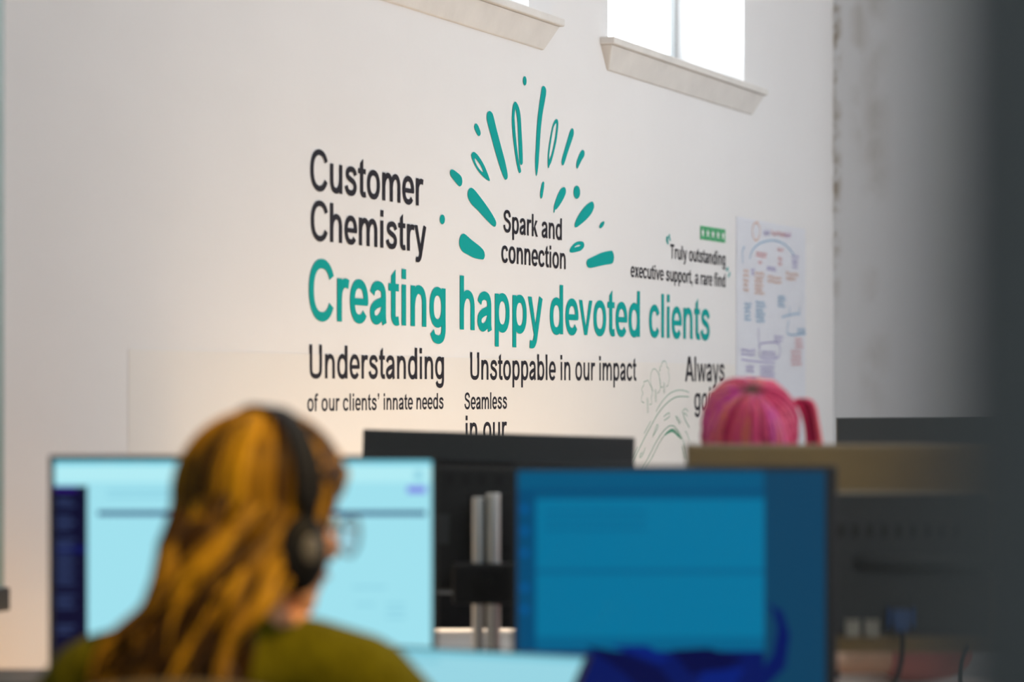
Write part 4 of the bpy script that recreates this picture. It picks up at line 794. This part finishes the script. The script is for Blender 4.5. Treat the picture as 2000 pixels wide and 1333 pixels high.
for i in range(430):
    az = rnd.uniform(-math.pi, math.pi); deg = math.degrees(az); v = rnd.random(); k = 1.0 + rnd.uniform(0, .08)
    front = abs(deg) < 52
    th1 = R(rnd.uniform(78, 98)) if not front else R(rnd.uniform(52, 66))
    pts = []
    th0 = R(rnd.uniform(2, 14) if rnd.random() < .55 else rnd.uniform(20, 70))
    if th0 > th1 - .2: th0 = th1 - .4
    for j in range(7):
        th = th0 + (th1 - th0) * j / 6; d = sph(th, az); pts.append(H(d.x * .084 * k, -.008 + d.y * .098 * k, .030 + d.z * .094 * k))
    p = pts[-1].copy()
    if not front:
        wa = HM.to_3x3() @ Vector((math.sin(az), math.cos(az), 0)); side = wa.x; rear = -wa.y
        zend = rnd.uniform(.80, .93) if rnd.random() < .75 else rnd.uniform(.93, 1.0)
        xe = -.045 + .130 * side * (1.0 if side < 0 else .5) + rnd.uniform(-.035, .035); xe = max(-.19, min(.035, xe))
        ye = -.105 - .045 * max(0, min(1, (1.0 - zend) / .15)) + rnd.uniform(-.02, .012)
        if side > .3 and rear < .45:
            pts = pts[:-1]; zend = rnd.uniform(.93, 1.0); xe = rnd.uniform(.0, .045); ye = -.06 + rnd.uniform(-.02, .01)
        if xe < -.12: ye += .02
        ph, am = rnd.uniform(0, 6.28), rnd.uniform(.004, .013)
        for j in range(1, 10):
            u = j / 9; e = u * u * (3 - 2 * u)
            q = Vector((p.x + (xe - p.x) * (e ** (1.9 if side < 0 else 1.15)), p.y + (ye - p.y) * e, p.z + (zend - p.z) * u))
            q += Vector((math.sin(ph + u * 7.5), math.cos(ph + u * 7.5) * .6, 0)) * am * u
            lz = lim(q.z); q.x = q.x if q.x > lz else lz + (q.x - lz) * .18
            rz_ = limr(q.z); q.x = q.x if q.x < rz_ else rz_ + (q.x - rz_) * .15
            pts.append(q)
    else:
        sgn = 1 if deg > 0 else -1
        for j in range(1, 5):
            u = j / 4; d = sph(th1 + u * .35, az + sgn * u * .9); pts.append(H(d.x * .090 * k, -.008 + d.y * .104 * k, .028 + d.z * .096 * k))
    n = len(pts); r0 = rnd.uniform(.006, .0115)
    hb.tube(smooth_path(pts, 2), [r0 * (0.55 + 0.75 * math.sin(math.pi * min(1, .18 + .75 * q / (2 * n - 2)))) * (1 if q < 1.5 * n else max(.25, (2 * n - 2 - q) / (.5 * n))) for q in range(2 * n - 1)], 6, .55,
            c=[(min(1, max(0, .12 + .8 * v)), q / (2 * n - 2), 0) for q in range(2 * n - 1)], up=(0.1, 1, 0.05))
hair = hb.build('hair', M_GOLD, t1, smooth=180, colours=True); hair['label'] = 'long wavy golden-brown hair'
# headphones
M_GREYOVAL = mat('grey_ear_cup_badge', (0.14, 0.13, 0.11), 0.35, var=0.05)
M_HP = mat('matt_black_headphone', (0.007, 0.007, 0.008), 0.6, var=0.1, scale=30, spec=0.15); M_PAD = mat('black_ear_cushion', (0.02, 0.018, 0.018), 0.7, var=0.15, scale=60)
ht = thing('headphones', 'black over-ear headphones worn over golden-brown hair', 'headphones', tuple(Vector((-0.353, 3.33, 0)) + HM.translation))
RM = HM.to_3x3().to_4x4()
q = MB(); arcp = [(math.sin(R(a)) * .104, -.012, .012 + math.cos(R(a)) * .124) for a in range(-84, 85, 6)]
q.tube(arcp, 0.0165, 10, .45, up=(0, 0, 1)); 
q = MB()
for i in range(len(arcp) - 1):
    (x0, y0, z0), (x1, y1, z1) = arcp[i], arcp[i + 1]; n0 = Vector((x0, 0, z0 - .012)).normalized() * .009; n1 = Vector((x1, 0, z1 - .012)).normalized() * .009
    a = [(x0, y0 - .017, z0), (x0, y0 + .017, z0), (x0 + n0.x, y0 + .017, z0 + n0.z), (x0 + n0.x, y0 - .017, z0 + n0.z)]
    b_ = [(x1, y1 - .017, z1), (x1, y1 + .017, z1), (x1 + n1.x, y1 + .017, z1 + n1.z), (x1 + n1.x, y1 - .017, z1 + n1.z)]
    q.add(a + b_, [(0, 4, 5, 1), (1, 5, 6, 2), (2, 6, 7, 3), (3, 7, 4, 0)] + ([(0, 1, 2, 3)] if i == 0 else []) + ([(7, 6, 5, 4)] if i == len(arcp) - 2 else []))
q.xform(RM).build('headband', M_HP, ht, smooth=50)
for sx in (-1, 1):
    q = MB(); q.box(sx * .110 - .007, sx * .110 + .007, -.022, -.002, -.03, .03); q.xform(RM).build('yoke', M_HP, ht, bevel=.003)
    q = MB(); q.ellipsoid((sx * .108, -.014, -.040), (.019, .037, .050)); cup = q.xform(RM).build('ear_cup', M_HP, ht, smooth=180)
    q = MB(); q.tube([(sx * .091, -.014 + .031 * math.cos(k * .5236), -.040 + .043 * math.sin(k * .5236)) for k in range(12)], .010, 8, closed=True); q.xform(RM).build('ear_pad', M_PAD, cup, smooth=180)
    q = MB(); q.ellipsoid((sx * .1245, -.014, -.034), (.004, .014, .018)); q.xform(RM).build('badge', M_GREYOVAL, cup, smooth=180)
q = MB(); q.tube(smooth_path([(-.112, .01, -.06), (-.10, .06, -.085), (-.07, .10, -.085)], 5), .0025, 8); q.xform(RM).build('microphone_boom', M_HP, ht, smooth=180)
# spectacles
M_LENS = bpy.data.materials.new('spectacle_lens'); M_LENS.use_nodes = True; nt = M_LENS.node_tree; nt.nodes.remove(nt.nodes['Principled BSDF'])
tr = nt.nodes.new('ShaderNodeBsdfTransparent'); tr.inputs[0].default_value = (.93, .95, .97, 1); gl = nt.nodes.new('ShaderNodeBsdfGlossy'); gl.inputs['Roughness'].default_value = .03
mx = nt.nodes.new('ShaderNodeMixShader'); mx.inputs[0].default_value = .08
nt.links.new(tr.outputs[0], mx.inputs[1]); nt.links.new(gl.outputs[0], mx.inputs[2]); nt.links.new(mx.outputs[0], nt.nodes['Material Output'].inputs[0])
M_RIM = mat('blue_grey_spectacle_rim', (0.10, 0.17, 0.24), 0.35, var=.05)
gt = thing('spectacles', 'thin rimmed spectacles on the face turned towards the bright monitor', 'spectacles', tuple(Vector((-0.353, 3.33, 0)) + HM.translation))
fr = MB()
for sx in (-1, 1):
    lp = [(sx * .037 + .030 * math.cos(k * .3927), .113 - .010 * abs(math.cos(k * .3927)) * (1 if sx * math.cos(k * .3927) > 0 else 0), -.012 + .026 * math.sin(k * .3927)) for k in range(16)]
    fr.tube(lp, .0024, 6, closed=True)
    fr.tube([(sx * .067, .104, -.004), (sx * .076, .07, -.002), (sx * .078, .032, .0)], .0022, 6)
fr.tube([(-.008, .114, -.008), (0, .119, -.004), (.008, .114, -.008)], .002, 6)
fr.xform(RM).build('frame', M_RIM, gt, smooth=180)
for sx in (-1, 1):
    lp = [(sx * .037 + .029 * math.cos(k * .3927), .1125 - .010 * abs(math.cos(k * .3927)) * (1 if sx * math.cos(k * .3927) > 0 else 0), -.012 + .025 * math.sin(k * .3927)) for k in range(16)]
    q = MB(); q.add(lp + [(x, y - .0015, z) for x, y, z in lp], [tuple(range(16)), tuple(range(31, 15, -1))] + [(k, k + 16, (k + 1) % 16 + 16, (k + 1) % 16) for k in range(16)]); q.xform(RM).build('lens', M_LENS, gt)

# --- pink-haired person facing us, head bowed, behind the monitor
P2 = dict(pelvis=(0, 0, .51), chest=(0, .055, .77), neck=(.0, .035, .955), head=(0, .085, 1.115), yaw=0, pitch=R(-32),
          shL=(-.175, .075, .892), shR=(.175, .075, .892), elL=(-.300, .335, .790), elR=(.195, .25, .80), wrL=(-.125, .405, .778), wrR=(.06, .36, .787),
          hipL=(-.09, .02, .52), hipR=(.09, .02, .52), knL=(-.29, .38, .50), knR=(-.135, .38, .50), anL=(-.28, .34, .10), anR=(-.135, .34, .10))
t2, H, HM, top2 = person('person facing us with bowed bright pink hair, terracotta blouse, behind a monitor', (0.422, 4.80, 0), R(180), P2, M_SKIN2, M_BLOUSE, sleeve=.42)
M_PINK = hair_mat('bright_pink_hair', [(0.0, (0.34, 0.015, 0.05)), (0.30, (0.85, 0.055, 0.17)), (0.55, (0.95, 0.095, 0.24)), (0.8, (0.96, 0.22, 0.13)), (1.0, (0.82, 0.08, 0.38))], 0.45, 0.16, (0.11, 0.045, 0.03))
hb = MB(); HR = HM.to_3x3().to_4x4()
hb.ellipsoid(H(0, -.008, .028), (.0785, .099, .091), HR, 28, 18); hb.c = [(.4, .4, 0)] * len(hb.v)
for i in range(520):
    az = rnd.uniform(-math.pi, math.pi); k = 1.01 + rnd.uniform(0, .06); v = rnd.random(); pts = []
    th1 = R(rnd.uniform(100, 118)) if abs(math.degrees(az)) > 60 else R(rnd.uniform(70, 96))
    th0 = R(rnd.uniform(1, 6)); wob = .035 * math.sin(az * 3 + 1.2) + rnd.uniform(-.02, .02); v = min(1, max(0, .55 * v + .30 + .28 * math.sin(az * 5 + 2 * math.sin(az * 2))))
    for j in range(9):
        th = th0 + (th1 - th0) * j / 8; d = sph(th, az); kk = k * (1 + (.10 + wob) * math.sin(math.pi * j / 8))
        pts.append(H(d.x * .0745 * kk, -.006 + d.y * .098 * kk, .026 + d.z * .092 * kk))
    r0 = rnd.uniform(.0035, .0072); n = 9
    hb.tube(pts, [r0 * (.45 + .75 * math.sin(math.pi * (.12 + .8 * q / 8))) for q in range(n)], 6, .5, c=[(v, q / 8, 0) for q in range(n)], up=tuple(HM.to_3x3() @ Vector((0, 0, 1))))
hair = hb.build('hair', M_PINK, t2, smooth=180, colours=True); hair['label'] = 'bright pink hair with dark roots'
tie = Vector((-.081, .063, 1.190)); pt = MB()
for i in range(46):
    a, b_ = rnd.uniform(-1, 1), rnd.uniform(-1, 1); v = rnd.random(); o_ = Vector((a * .011, b_ * .012, 0))
    pts = [tie + o_ * .35 + Vector((.006, 0, 0)), tie + Vector((-.010, 0, .016)) + o_ * .5, tie + Vector((-.022 + a * .004, 0, .010)) + o_ * .7, tie + Vector((-.032, .0, -.025)) + o_ * .85, tie + Vector((-.037, .0, -.075)) + o_ * 1.0, tie + Vector((-.032, .005, -.14)) + o_ * 1.0, tie + Vector((-.032, .01, -.20 - .03 * v)) + o_ * .6]
    q = smooth_path(pts, 3); n = len(q)
    pt.tube(q, [.0052 * (.6 + .5 * math.sin(math.pi * k / (n - 1))) for k in range(n)], 6, .7, c=[(v, .6, 0)] * n)
o = pt.build('pigtail', M_PINK, t2, smooth=180, colours=True); o['label'] = 'pink pigtail'
MB().tube([tie + Vector((.006 * 1, -.008 + .013 * math.cos(k * .628), .002 + .013 * math.sin(k * .628))) for k in range(10)], .008, 8, closed=True).build('hair_tie', M_HP, t2, smooth=180)['label'] = 'dark hair tie'
